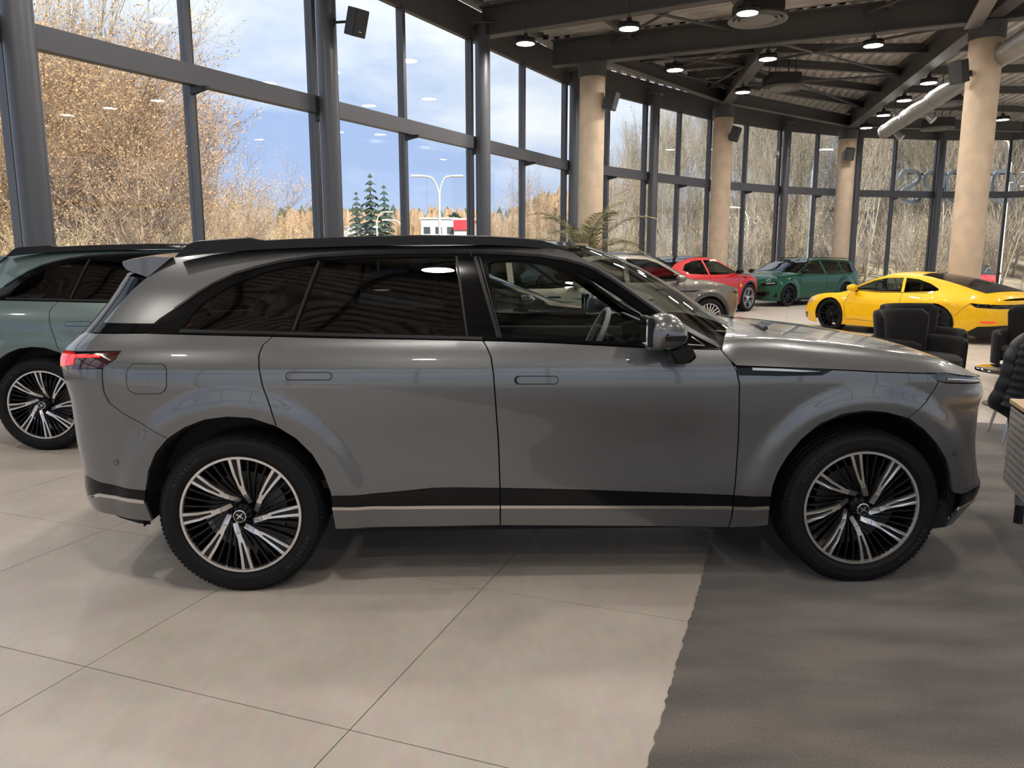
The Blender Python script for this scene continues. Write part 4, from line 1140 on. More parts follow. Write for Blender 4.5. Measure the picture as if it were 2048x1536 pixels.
for k in range(1, 5):  # front row carried on with added lamps out of view
    p = l2 + ld * k
    if inside(Vector((p.x, p.y, 0)), FLOOR_POLY, 1.0): lamp(p, 'round ceiling lamp added outside the picture to light the hall', 'added round ceiling lamps outside the picture')
for k in range(1, 4):  # further unseen lamps added to light the hall
    p = at_z(1746.5, 91, LAMP_Z) + Vector((3.4 * k, -1.9 * k + 4, 0)); 
    if inside(Vector((p.x, p.y, 0)), FLOOR_POLY, 1.0): lamp(p, 'round ceiling lamp added outside the picture to light the hall', 'added round ceiling lamps outside the picture')

# round air vents
M_VENT = mat('vent_grey', (.20, .205, .21), .5)
def vent(px, py, label):
    c = at_z(px, py, 6.12); e = empty('air_vent', c, 0, label, 'air vent', 'round ceiling air vents')
    MB().lathe([(.0, .06), (.30, .06), (.34, .0), (.30, -.02), (.0, -.02)], 36).build('core', M_VENT, e, smooth=40)
    for r0, r1 in ((.37, .44), (.47, .56)):
        MB().lathe([(r0, .03), (r1 - .02, -.02), (r1, -.015), (r1, .02), (r0 + .02, .06), (r0, .03)], 40).build('vent_ring', M_VENT, e, smooth=40)
    b = MB(); b.box((0, 0, .22), (.8, .8, .28)); bevel(b.build('fan_box', M_LAMPB, e), .02, 2)
    g_ = MB()
    for i in range(4):
        a = PI / 4 + PI / 2 * i; MB().cyl((.38 * math.cos(a), .38 * math.sin(a), .36), (.38 * math.cos(a), .38 * math.sin(a), .8), .012, n=6).build('hanger', M_LAMPB, e)
    for i in range(3): MB().box((0, 0, .04), (1.06, .03, .02), PI / 3 * i).build('vent_spoke', M_VENT, e)
vent(1515, 40, 'large round air vent nearest the camera, top of the picture'); vent(1563, 177, 'round air vent left of the diagonal beam, above the green estate'); vent(1890.6, 209, 'round air vent beside the silver duct, left of the thick pillar'); vent(1875, 258, 'furthest round air vent, above the slim column with sign letters')

# spiral duct
M_DUCT = mat('spiral_duct', (.42, .43, .44), .36, .8)
def duct():
    a = at_z(1768, 264, 5.62); b = at_z(2110, 42, 5.62); d = (b - a); L = d.length; d.normalize(); n = int(L / .14)
    e = empty('ventilation_duct', (0, 0, 0), 0, 'long silver spiral ventilation duct under the roof at upper right', 'duct')
    pts = []; rs = []
    for i in range(n * 3 + 1):
        pts.append(a + d * (L * i / (n * 3))); rs.append(.215 if i % 3 else .206)
    MB().tube(pts, rs, 24).build('duct_pipe', M_DUCT, e, smooth=30)
    for t in (.012, .22, .45, .7):
        p = a + d * (L * t); MB().cyl(p, p + d * .10, .228, n=28).build('duct_collar', M_DUCT, e, smooth=40)
    for t in (.06, .33, .58):
        p = a + d * (L * t) + Vector((.12, -.08, -.12)); MB().cyl(p, p + Vector((.18, -.16, -.22)), .07, .12, n=16).build('duct_nozzle', M_DUCT, e, smooth=40)
    for t in (.1, .4, .75):
        p = a + d * (L * t); MB().cyl(p + Vector((0, 0, .2)), p + Vector((0, 0, 1.3)), .008, n=6).build('duct_hanger', M_LAMPB, e)
duct()
# cable tray above the thick pillar
ct = MB(); a = at_z(1945, 55, 6.18); b = at_z(2010, -60, 6.18); ct.bar(a, b, .30, .05); ct.build('cable_tray', M_DUCT, ceil)

# loudspeakers, camera
M_SPK = mat('speaker_black', (.018, .018, .02), .55); M_GRILL = mat('speaker_grille', (.03, .03, .033), .7, bump=(220, .5, .003))
def speaker(loc, face, size, anchor, label, tilt=-.25):
    e = empty('loudspeaker', loc, 0, label, 'loudspeaker', 'wall loudspeakers')
    f = Vector(face).normalized(); y = Vector((0, 0, 1)).cross(f).normalized(); f = (f + Vector((0, 0, tilt))).normalized(); z = f.cross(y); M = Matrix((f, y, z)).transposed()
    w, d, h = size
    b = MB().box((0, 0, 0), (d, w, h), M=M); bevel(b.build('cabinet', M_SPK, e), .015, 3)
    MB().box(f * (d / 2 + .004), (.012, w * .92, h * .94), M=M).build('grille', M_GRILL, e)
    MB().box(f * (d / 2 + .012) - z * (h * .30), (.006, w * .22, h * .03), M=M).build('badge', M_CHROME, e)
    v = Vector(anchor) - Vector(loc); MB().cyl(v, -f * d * .45, .022, n=8).build('bracket_arm', M_LAMPB, e); MB().box(v, (.03, .06, .12), M=M).build('bracket_plate', M_LAMPB, e)
c8 = [p for p, k in COLS if k == 8][0]
sp = at_y(713, 45, c8.y - .22); speaker(sp, (.75, -.65, 0), (.26, .24, .42), (c8.x + .15, c8.y - .15, sp.z + .02), 'black loudspeaker on the steel column at top left', -.35)
def pil_spk(P, px, py, face, lb, dy=-.3):
    l = at_y(px, py, P.y + dy); speaker(l, face, (.28, .26, .44), (P.x + (l.x - P.x) * .35 / math.hypot(l.x - P.x, l.y - P.y), P.y + (l.y - P.y) * .35 / math.hypot(l.x - P.x, l.y - P.y), l.z), lb, -.3)
pil_spk(P1, 1222, 201, (.85, -.5, 0), 'black loudspeaker on the right of the nearest concrete pillar'); pil_spk(P2, 1470, 268, (.85, -.4, 0), 'black loudspeaker on the right of the second concrete pillar', -.64)
pil_spk(P3, 1699, 308, (0.0, -1, 0), 'black loudspeaker on the front of the third concrete pillar', -.62); pil_spk(P4, 1918, 144, (-.8, -.5, 0), 'black loudspeaker on the left of the thick concrete pillar', -.2)
def seccam():
    c = [p for p, k in COLS if k == 106][0]; l = at_y(1553, 312, c.y - .28); e = empty('security_camera', l, 0, 'small white security camera on a slim dark column', 'camera')
    M_W = mat('white_plastic', (.75, .75, .74), .4)
    MB().lathe([(0, .16), (.09, .16), (.10, .10), (.10, .02), (.07, -.05), (0, -.07)], 20).build('dome', M_W, e, smooth=60); MB().box((0, .10, .10), (.10, .2, .10)).build('mount', M_W, e)
    MB().lathe([(0, -.005), (.04, -.005), (.04, .02), (0, .02)], 16, 'Y', (0, -.085, -.01)).build('lens', M_GLOSSBLK, e)
seccam()

# ================================================================== OTHER CARS
def paint(name, col, metal=.35, rough=.4): return mat(name, col, rough, metal, spec=.25, coat=.7, coat_rough=.02)
M_BGLASS = glass_mat('tinted_glass', (.34, .38, .38), 1.5); M_BDARK = glass_mat('dark_tinted_glass', (.08, .09, .09), 1.5)
def simple_wheel(R, rr, wd, style, m):
    y0 = -wd * .44
    t = MB(); h = R - rr
    t.lathe([(rr - .004, -wd * .36), (rr + .006, -wd * .45), (rr + h * .5, -wd * .5), (R - .012, -wd * .42), (R, -wd * .34), (R, wd * .34), (R - .012, wd * .42), (rr + h * .5, wd * .5), (rr, wd * .36)], 48, 'Y')
    out = [('wheel', t.mesh('wheel', M_TYRE, 40))]
    b = MB(); b.lathe([(rr + .002, y0), (rr - .012, y0 - .002), (rr - .018, y0 + .02), (rr - .03, .08), (rr, .11)], 40, 'Y'); out.append(('rim', b.mesh('rim', m, 40)))
    n = {'five': 5, 'ten': 10, 'y': 7, 'multi': 9}[style]
    s = MB()
    for q in range(n):
        a = 2 * PI * q / n + .2; ca, sa = math.cos(a), math.sin(a)
        def fn(u, v, t): return Vector((ca * u + sa * v, y0 + .012 + (rr - u) * .06 + t, sa * u - ca * v))
        if style in ('five', 'y', 'multi'):
            for sg in (-1, 1):
                s.prism([(.04, sg * .002), (.06, sg * .024), (rr * .6, sg * (.030 + .01 * (style != 'five'))), (rr - .01, sg * (.058 if style != 'five' else .07)), (rr - .01, sg * (.036 if style != 'five' else .034)), (rr * .6, sg * .014)], fn, 0, .03)
        else: s.prism([(.04, -.016), (rr - .01, -.012), (rr - .01, .012), (.04, .016)], fn, 0, .03)
    out.append(('spoke_set', s.mesh('spoke_set', m)))
    hb = MB(); hb.lathe([(0, y0 + .004), (.03, y0 + .004), (.045, y0 + .02), (.06, y0 + .05), (.06, .05)], 20, 'Y'); out.append(('hub_cap', hb.mesh('hub_cap', m, 40)))
    ds = MB(); ds.lathe([(.06, -.01), (rr * .72, -.01), (rr * .72, .02), (.06, .02)], 28, 'Y'); out.append(('brake_disc', ds.mesh('brake_disc', M_DISC, 40)))
    return out

def bg_car(name, label, loc, rz, sp, P, step=.075, group=None):
    root = empty(name, (*loc, 0), rz, label, 'car', group)
    top = Spl(sp['top']); gz = Spl(sp['g']); xr = Spl(sp['xr']); xf = Spl(sp['xf'])
    ax0, ax1 = sp['ax']; R = sp['R']; hz = R - .008
    def ex(x, z, y):
        d = 0.0
        for ax in (ax0, ax1):
            r = math.hypot(x - ax, z - hz)
            if z < .95: d += sp.get('flare', .018) * sstep(R + .22, R + .12, r)
        if 'hip' in sp:
            hx, hz_, amt, sx, szz = sp['hip']; d += amt * math.exp(-((x - hx) / sx) ** 2 - ((z - hz_) / szz) ** 2)
        return d
    sk = Skin(sp['plan'], gz, xr, xf, sp['ends'][0], sp['ends'][1], ex)
    B_ = CarBody(sk, loc, rz, root)
    # side outline
    zs = sp['sill']; ra = R + sp.get('gap', .055)
    def arc(ax, n=16):
        h_ = zs - hz; c = math.acos(max(-1, min(1, abs(h_) / ra))); out = []
        a0 = PI + (PI / 2 - c) if h_ < 0 else PI; a0 = PI + math.asin(min(1, -h_ / ra)) if h_ < 0 else PI
        a1 = -math.asin(min(1, -h_ / ra)) if h_ < 0 else 0
        for i in range(n + 1):
            a = a0 + (a1 - a0) * i / n; out.append(('xz', ax + ra * math.cos(a), hz + ra * math.sin(a)))
        return out
    tx = [p for p in sp['top']]
    tops = [('xz', x, top(x)) for x in np.linspace(tx[-1][0], tx[0][0], 60)]
    outl = [('r', zs + .03), ('xz', sp['xr'][0][1] * .97, zs)] + arc(ax0) + arc(ax1) + [('xz', sp['xf'][0][1] * .97, zs), ('f', zs + .03), ('f', tx[-1][1])] + tops + [('r', tx[0][1])]
    wins = [[('xz', *p) for p in w] for w in sp['win']]
    B_.panel('body_side', outl, P, holes=wins, step=step, depth=.02)
    for q, w in enumerate(wins): B_.panel('side_window', w, sp.get('wglass', [M_BGLASS] * 9)[q], off=-.006, depth=0, step=.12)
    # top loft
    def loft(nm, x0, x1, m, vlim=1.0, lift=0.0, n=16, bul=0.0):
        rows = []
        for i in range(n + 1):
            x = x0 + (x1 - x0) * i / n; ze = top(x); we = max(sk.w(x, min(ze, 9)) - .003, .0); cr = sp['crown'](x); r = []
            for j in range(25):
                v = (-1 + j / 12) * vlim; a = abs(v); k = (1 - a ** 2.4)
                r.append((x + (sp['bulge'](x)) * (1 - a * a), we * v, ze + cr * k + lift))
            rows.append(r)
        return grid_mesh(nm, rows, m, flip=True, parent=root)
    for nm, x0, x1, m in sp['tops']: loft(nm, x0, x1, m if m is not None else P, n=max(6, int(abs(x1 - x0) / .06)))
    for nm, x0, x1, m, vl, lf in sp.get('tops2', []): loft(nm, x0, x1, m, vl, lf, n=max(6, int(abs(x1 - x0) / .08)))
    for nm, poly, m, off in sp.get('deco', []): B_.panel(nm, poly, m, off=off, depth=.006, step=.05)
    for nm, line, w, m in sp.get('lines', []): B_.strip(nm, line, w, m, off=.002, depth=.002)
    # underbody and cabin
    wi = sp['plan'][len(sp['plan']) // 2][1] - .22
    u = MB(); u.box(((ax0 + ax1) / 2, 0, zs + .06), (ax1 - ax0 - 2 * ra, 2 * wi + .3, .08)); u.box((ax0, 0, hz), (2 * ra + .02, 2 * wi - .25, .3)); u.box((ax1, 0, hz), (2 * ra + .02, 2 * wi - .25, .3)); u.build('underbody', M_LINER, root)
    for ax in (ax0, ax1):
        for sd in (-1, 1):
            mb = MB(); mb.lathe([(ra + .012, 0), (ra + .012, .26), (ra - .05, .30), (0, .30)], 20, 'Y', (0, 0, 0), 0, PI)
            mb.v = [(v[0] + ax, sd * (sk.w(ax, hz + ra * .9) - .03 - v[1]), v[2] + hz) for v in mb.v]; mb.build('arch_liner', M_LINER, root, smooth=50, fix=False)
    if 'cabin' in sp:
        cx0, cx1, cz0, cz1 = sp['cabin']; c = MB(); c.box(((cx0 + cx1) / 2, 0, cz0 - .2), (cx1 - cx0, 2 * wi, .3)); c.build('cabin_floor', M_INT, root)
        for yy in (-.36, .36):
            s1 = MB(); s1.box((sp['seat'], yy, cz0 + .04), (.14, .48, cz1 - cz0 + .24), M=Matrix.Rotation(math.radians(-14), 3, 'Y')); bevel(s1.build('front_seat', M_INT, root), .04, 2)
        st = []
        for i in range(24):
            a = 2 * PI * i / 24; st.append((sp['seat'] + .62 + math.sin(a) * .06, .36 * sp.get('drv', 1) + .17 * math.cos(a), cz0 + .08 + .165 * math.sin(a)))
        MB().tube(st, .016, 6, closed=True).build('steering_wheel', M_INT, root, smooth=60)
        d_ = MB(); d_.box((sp['seat'] + .95, 0, cz0 - .04), (.35, 2 * wi, .2)); bevel(d_.build('dashboard', M_INT, root), .04, 2)
    # mirrors
    mx, mz = sp['mirror']
    for sd in (-1, 1):
        w = sk.w(mx, mz - .06); m_ = MB(); rows = []
        for dx, s_ in ((-.07, .0), (-.07, .85), (-.02, 1), (.05, .9), (.10, .55), (.115, 0)):
            rows.append([(mx + dx, sd * (w + .12 + .105 * s_ * math.cos(t)), mz + .055 + .075 * s_ * math.sin(t)) for t in [2 * PI * i / 14 for i in range(14)]])
        o = grid_mesh('mirror', rows, sp.get('mirm', P), parent=root, closed=True, flip=False)
        MB().bar((mx, sd * (w - .03), mz - .02), (mx + .01, sd * (w + .08), mz + .02), .05, .03).build('mirror_arm', M_TRIMBLK, o)
    wm = simple_wheel(R, sp['rim'], sp.get('tw', .255), sp['style'], sp['rimm'])
    for ax in (ax0, ax1):
        for sd in (-1, 1):
            yw = sk.w(ax, hz + ra * .95) - .012 - sp.get('tw', .255) / 2; base = None
            for nm, me in wm:
                if base is None: base = link_mesh('wheel', me, None, root, (ax, sd * yw, hz + .008), PI if sd > 0 else 0)
                else:
                    o = link_mesh(nm, me, None, base)
                    if nm == 'spoke_set': o['kind'] = 'stuff'
    return root, B_, sk

G_SUV = [(.15, .90), (.3, .95), (.5, .985), (.8, 1.0), (.95, .995), (1.05, .955), (1.15, .90), (1.3, .83), (1.45, .755), (1.55, .69), (1.62, .62), (1.7, .5)]
def plan_of(r, f, w, rw=.97, fw=.96):
    return [(r, 0), (r + .012, w * .35), (r + .05, w * .65), (r + .14, w * .83), (r + .32, w * .93), (r + .65, w * rw), (r + 1.1, w * .995), (r + 1.8, w), (0.1, w), (f - 1.6, w), (f - 1.0, w * .99), (f - .6, w * fw), (f - .3, w * .90), (f - .14, w * .78), (f - .05, w * .55), (f - .012, w * .28), (f, 0)]
SEAM = M_SEAM
# ---- graphite/beige coupe SUVs -------------------------------------------------
def coupe_suv(name, label, loc, rz, P):
    top = [(-2.32, .98), (-2.27, 1.08), (-2.1, 1.20), (-1.8, 1.39), (-1.4, 1.525), (-.9, 1.595), (-.4, 1.615), (0, 1.595), (.25, 1.54), (.6, 1.36), (.9, 1.175), (1.05, 1.085), (1.2, 1.06), (1.6, 1.035), (1.95, .975), (2.2, .89), (2.30, .82)]
    sp = dict(top=top, g=G_SUV, xr=[(.2, -2.2), (.4, -2.30), (.9, -2.34), (1.1, -2.32), (1.6, -2.2)], xf=[(.2, 2.2), (.4, 2.32), (.7, 2.36), (.85, 2.34), (1.1, 2.25)], ends=(-1.3, 1.3), plan=plan_of(-2.34, 2.36, .955), ax=(-1.445, 1.445), R=.365, rim=.255, sill=.24,
              crown=lambda x: float(np.interp(x, [-2.3, -1.5, -.3, .3, .95, 1.3, 2.2], [.04, .05, .055, .06, .08, .055, .045])), bulge=lambda x: float(np.interp(x, [-2.3, -1.2, 0, .3, 1.0, 1.2, 1.9, 2.3], [-.06, 0, 0, .08, .18, .10, 0, .03])),
              tops=[('tailgate', -2.30, -2.05, None), ('rear_window', -2.05, -1.3, M_BDARK), ('roof', -1.3, .18, M_GLOSSBLK), ('windscreen', .18, 1.02, M_BGLASS), ('hood', 1.02, 2.30, None)],
              win=[[(.92, 1.10), (.62, 1.29), (.34, 1.45), (.12, 1.515), (-.32, 1.535), (-.32, 1.06), (.3, 1.06)], [(-.42, 1.06), (-.42, 1.535), (-.8, 1.525), (-1.2, 1.47), (-1.6, 1.36), (-1.9, 1.21), (-1.85, 1.13), (-1.3, 1.085)]], wglass=[M_BGLASS, M_BDARK],
              mirror=(.72, 1.08), style='multi', rimm=M_ALU, flare=.03, cabin=(-1.2, .9, 1.0, 1.3), seat=-.15, mirm=P,
              deco=[('arch_trim', [('xz', ax + r_ * math.cos(a), .357 + r_ * math.sin(a)) for ax in (q,) for r_, rng in ((.50, range(0, 17)), (.425, range(16, -1, -1))) for a in [math.radians(200 - 220 * i / 16) for i in rng]], mat('arch_grey', (.05, .05, .052), .5), .004) for q in (-1.445, 1.445)] +
                   [('head_lamp', [('xz', 2.0, .86), ('xz', 2.2, .855), ('xz', 2.3, .83), ('xz', 2.3, .80), ('xz', 2.1, .82)], M_GLOSSBLK, .003), ('corner_lamp', [('xz', 2.22, .78), ('xz', 2.30, .76), ('xz', 2.31, .46), ('xz', 2.27, .44), ('xz', 2.27, .70)], M_HLED, .003),
                    ('fender_badge', [('xz', .62, .90), ('xz', .9, .885), ('xz', 1.22, .90), ('xz', 1.1, .865), ('xz', .85, .865)], M_GLOSSBLK, .004), ('side_sill_trim', [('xz', -.95, .25), ('xz', .95, .25), ('xz', .92, .36), ('xz', -.92, .36)], M_TRIMBLK, .003), ('tail_lamp', [('r', .98), ('xz', -2.3, .97), ('xz', -2.1, .96), ('xz', -2.1, .90), ('xz', -2.32, .90), ('r', .90)], M_LENS, .003)],
              lines=[('door_seam', [('xz', -.37, 1.04), ('xz', -.36, .7), ('xz', -.34, .36)], .007, SEAM), ('door_seam', [('xz', .86, 1.06), ('xz', .9, .8), ('xz', .88, .36)], .007, SEAM), ('door_seam', [('xz', -1.2, 1.06), ('xz', -1.25, .95), ('xz', -1.08, .72)], .007, SEAM), ('door_handle', [('xz', -.75, .93), ('xz', -.52, .93)], .03, M_TRIMBLK), ('door_handle', [('xz', .22, .92), ('xz', .45, .92)], .03, M_TRIMBLK)])
    return bg_car(name, label, loc, rz, sp, P)
coupe_suv('coupe_suv', 'taupe grey coupe SUV seen past the windscreen of the foreground SUV, beside the red car', (2.43, 16.42), math.radians(15), paint('taupe_paint', (.19, .17, .145), .6))
coupe_suv('coupe_suv', 'beige coupe SUV seen through the front side window of the foreground SUV', (.12, 13.5), math.radians(15), paint('beige_paint', (.30, .27, .21), .5))
# ---- black saloon ---------------------------------------------------------------
def saloon(label, loc, rz, P):
    top = [(-2.40, .92), (-2.3, 1.0), (-2.0, 1.05), (-1.6, 1.20), (-1.1, 1.345), (-.6, 1.40), (-.2, 1.41), (.15, 1.36), (.5, 1.20), (.85, 1.03), (1.0, .965), (1.2, .94), (1.7, .89), (2.1, .80), (2.32, .68)]
    sp = dict(top=top, g=[(.1, .9), (.3, .96), (.55, 1.0), (.8, .99), (.92, .95), (1.0, .90), (1.2, .79), (1.32, .70), (1.40, .62), (1.5, .5)], xr=[(.2, -2.3), (.5, -2.42), (.9, -2.42), (1.1, -2.36), (1.4, -2.3)], xf=[(.2, 2.2), (.4, 2.36), (.65, 2.36), (.9, 2.28)], ends=(-1.3, 1.3), plan=plan_of(-2.42, 2.36, .94),
              ax=(-1.48, 1.48), R=.35, rim=.25, sill=.19, crown=lambda x: float(np.interp(x, [-2.3, -1, .2, .9, 1.2, 2.3], [.04, .05, .05, .08, .05, .03])), bulge=lambda x: float(np.interp(x, [-2.3, -1.5, -.8, 0, .3, .95, 1.3, 2], [-.05, -.12, 0, 0, .08, .18, .08, .02])),
              tops=[('boot_lid', -2.38, -1.95, None), ('rear_window', -1.95, -1.0, M_BDARK), ('roof', -1.0, .1, M_GLOSSBLK), ('windscreen', .1, .95, M_BGLASS), ('hood', .95, 2.31, None)],
              win=[[(.82, 1.0), (.5, 1.16), (.2, 1.30), (-.28, 1.345), (-.28, .97)], [(-.38, .97), (-.38, 1.345), (-.8, 1.32), (-1.3, 1.2), (-1.65, 1.05), (-1.5, 1.0)]], wglass=[M_BGLASS, M_BDARK], mirror=(.66, .98), style='five', rimm=M_ALU2, cabin=(-1.2, .8, .92, 1.15), seat=-.2,
              deco=[('head_lamp', [('xz', 2.0, .72), ('xz', 2.28, .68), ('xz', 2.3, .64), ('xz', 2.1, .66)], M_HLENS, .003)], lines=[('door_seam', [('xz', -.33, .95), ('xz', -.32, .3)], .006, SEAM), ('door_seam', [('xz', .8, .95), ('xz', .85, .3)], .006, SEAM)])
    return bg_car('saloon_car', label, loc, rz, sp, P, .09)
saloon('low glossy black saloon glimpsed through the side windows of the foreground SUV', (-.72, 10.6), math.radians(15), paint('black_paint', (.006, .006, .007), .0, .2))
# ---- red sport SUV ---------------------------------------------------------------
M_RED = paint('red_paint', (.50, .004, .010), .1)
def red_suv(label, loc, rz):
    top = [(-2.42, .98), (-2.34, 1.08), (-2.1, 1.22), (-1.7, 1.40), (-1.2, 1.50), (-.6, 1.545), (-.1, 1.53), (.3, 1.43), (.7, 1.24), (1.0, 1.09), (1.2, 1.04), (1.6, 1.03), (1.9, .98), (2.2, .86), (2.36, .72)]
    sp = dict(top=top, g=G_SUV[:7] + [(1.3, .80), (1.42, .72), (1.5, .66), (1.6, .55)], xr=[(.2, -2.3), (.5, -2.44), (.95, -2.44), (1.2, -2.36), (1.5, -2.3)], xf=[(.2, 2.25), (.4, 2.42), (.65, 2.42), (.9, 2.33)], ends=(-1.3, 1.3), plan=plan_of(-2.44, 2.42, .99), ax=(-1.51, 1.51), R=.395, rim=.29, sill=.22,
              crown=lambda x: float(np.interp(x, [-2.3, -1, .2, .9, 1.3, 2.3], [.04, .05, .05, .07, -.02, .03])), bulge=lambda x: float(np.interp(x, [-2.3, -1.6, -.8, 0, .3, 1.0, 1.3, 2], [-.06, -.10, 0, 0, .08, .18, .08, .02])),
              tops=[('tailgate', -2.40, -2.05, None), ('rear_window', -2.05, -1.35, M_BDARK), ('roof', -1.35, .15, M_GLOSSBLK), ('windscreen', .15, 1.05, M_BGLASS), ('hood', 1.05, 2.34, None)],
              win=[[(.95, 1.12), (.6, 1.27), (.3, 1.40), (-.1, 1.475), (-.45, 1.48), (-.45, 1.08), (.4, 1.08)], [(-.53, 1.085), (-.53, 1.48), (-1.0, 1.45), (-1.4, 1.36), (-1.6, 1.22), (-1.4, 1.12)]], wglass=[M_BGLASS, M_BDARK], mirror=(.82, 1.10), mirm=M_GLOSSBLK, style='five', rimm=M_ALU2, flare=.035, hip=(-1.4, .95, .03, .6, .25), cabin=(-1.2, .9, 1.0, 1.25), seat=-.2,
              deco=[('arch_trim', [('xz', ax + r_ * math.cos(a), .387 + r_ * math.sin(a)) for ax in (q,) for r_, rng in ((.50, range(0, 17)), (.452, range(16, -1, -1))) for a in [math.radians(200 - 220 * i / 16) for i in rng]], M_TRIMBLK, .004) for q in (-1.51, 1.51)] +
                   [('fender_shield', [('xz', 1.00, .80), ('xz', 1.07, .80), ('xz', 1.065, .74), ('xz', 1.035, .71), ('xz', 1.005, .74)], mat('badge_yellow', (.85, .62, .06), .3), .004), ('head_lamp', [('xz', 2.0, .84), ('xz', 2.25, .80), ('xz', 2.3, .74), ('xz', 2.1, .77)], M_GLOSSBLK, .004), ('hood_vent', [('xz', 1.15, 1.0), ('xz', 1.5, .99), ('xz', 1.4, .955), ('xz', 1.2, .965)], M_GLOSSBLK, .004), ('tail_lamp', [('xz', -2.42, .95), ('xz', -2.2, .95), ('xz', -2.2, .89), ('xz', -2.43, .89)], M_LENS, .004)],
              lines=[('door_seam', [('xz', -.5, 1.06), ('xz', -.49, .36)], .007, SEAM), ('door_seam', [('xz', .9, 1.06), ('xz', .98, .36)], .007, SEAM)])
    return bg_car('sport_suv', label, loc, rz, sp, M_RED)
red_suv('bright red sport SUV standing between the taupe SUV and the green estate', (5.05, 21.96), math.radians(43))
# ---- green estate -----------------------------------------------------------------
M_GREEN = paint('green_paint', (.002, .066, .030), .35)
def estate(label, loc, rz):
    top = [(-2.58, .98), (-2.52, 1.08), (-2.40, 1.25), (-2.22, 1.385), (-2.0, 1.425), (-1.4, 1.46), (-.6, 1.475), (-.1, 1.455), (.3, 1.36), (.7, 1.185), (1.0, 1.06), (1.15, 1.02), (1.6, .985), (2.0, .93), (2.25, .85), (2.38, .76)]
    K = M_GLOSSBLK
    sp = dict(top=top, g=[(.1, .93), (.25, .97), (.5, .99), (.75, 1.0), (.92, .985), (1.0, .95), (1.05, .92), (1.2, .83), (1.35, .74), (1.44, .67), (1.55, .55)], xr=[(.2, -2.45), (.5, -2.62), (.95, -2.62), (1.1, -2.57), (1.5, -2.38)], xf=[(.2, 2.3), (.35, 2.44), (.7, 2.43), (.8, 2.40), (1.0, 2.3)], ends=(-1.4, 1.3), plan=plan_of(-2.62, 2.44, .985, .985, .975), ax=(-1.50, 1.50), R=.355, rim=.268, sill=.18, gap=.035,
              crown=lambda x: float(np.interp(x, [-2.5, -1, .2, .9, 1.3, 2.3], [.03, .045, .05, .07, .05, .03])), bulge=lambda x: float(np.interp(x, [-2.5, -2.1, -1.8, 0, .3, 1.0, 1.3, 2], [-.05, -.05, 0, 0, .08, .18, .08, .02])),
              tops=[('rear_window', -2.55, -2.22, M_BDARK), ('roof', -2.22, .1, None), ('windscreen', .1, 1.08, M_BGLASS), ('hood', 1.08, 2.37, None)],
              win=[[(.92, 1.045), (.6, 1.2), (.25, 1.35), (-.1, 1.405), (-.38, 1.415), (-.40, 1.0), (.4, 1.01)], [(-.48, 1.0), (-.46, 1.415), (-1.0, 1.41), (-1.35, 1.40), (-1.42, 1.0)], [(-1.49, 1.0), (-1.42, 1.395), (-1.85, 1.365), (-2.15, 1.29), (-2.3, 1.17), (-2.15, 1.05)]], wglass=[M_BDARK, M_BDARK, M_BDARK], mirror=(.80, 1.03), mirm=K, style='y', rimm=M_RIMBLK, flare=.045, cabin=(-1.2, .9, .95, 1.2), seat=-.2,
              deco=[('head_lamp', [('xz', 1.98, .78), ('xz', 2.25, .78), ('xz', 2.36, .74), ('xz', 2.37, .66), ('xz', 2.2, .665), ('xz', 2.02, .70)], K, .004), ('head_light_led', [('xz', 2.1, .755), ('xz', 2.3, .735), ('xz', 2.3, .72), ('xz', 2.1, .735)], M_HLED, .008),
                    ('grille', [('f', .74), ('xz', 2.405, .73), ('xz', 2.39, .62), ('xz', 2.41, .56), ('f', .55)], K, .004), ('lower_intake', [('f', .46), ('xz', 2.36, .46), ('xz', 2.26, .50), ('xz', 2.22, .40), ('xz', 2.30, .25), ('f', .23)], K, .004), ('corner_fin', [('xz', 2.02, .46), ('xz', 2.12, .30), ('xz', 1.99, .31)], K, .004), ('tail_lamp', [('r', .93), ('xz', -2.6, .93), ('xz', -2.3, .92), ('xz', -2.35, .84), ('xz', -2.6, .85), ('r', .85)], M_LENS, .004), ('sill_blade', [('xz', -1.05, .19), ('xz', 1.05, .19), ('xz', 1.0, .26), ('xz', -1.0, .24)], K, .01)],
              lines=[('door_seam', [('xz', -.44, .98), ('xz', -.43, .28)], .007, SEAM), ('door_seam', [('xz', .9, 1.02), ('xz', .98, .7), ('xz', .96, .28)], .007, SEAM), ('door_seam', [('xz', -1.44, .98), ('xz', -1.38, .8), ('xz', -1.12, .55)], .007, SEAM), ('window_line', [('xz', .95, 1.03), ('xz', .55, 1.25), ('xz', .2, 1.40), ('xz', -.4, 1.435), ('xz', -1.4, 1.42), ('xz', -2.0, 1.365)], .02, K), ('door_handle', [('xz', -.75, .89), ('xz', -.52, .89)], .03, M_GREEN), ('door_handle', [('xz', -1.65, .91), ('xz', -1.4, .91)], .03, M_GREEN)])
    r, b, s = bg_car('estate_car', label, loc, rz, sp, M_GREEN, .06)
    for sd in (-1, 1): MB().tube([(-2.0, sd * .63, 1.475), (-1.8, sd * .63, 1.505), (-.3, sd * .63, 1.525), (-.1, sd * .63, 1.50)], .014, 6).build('roof_rail', K, r, smooth=60)
    return r
estate('dark green estate car with black wheels at the far end of the hall', (9.45, 26.1), math.radians(-146.4))
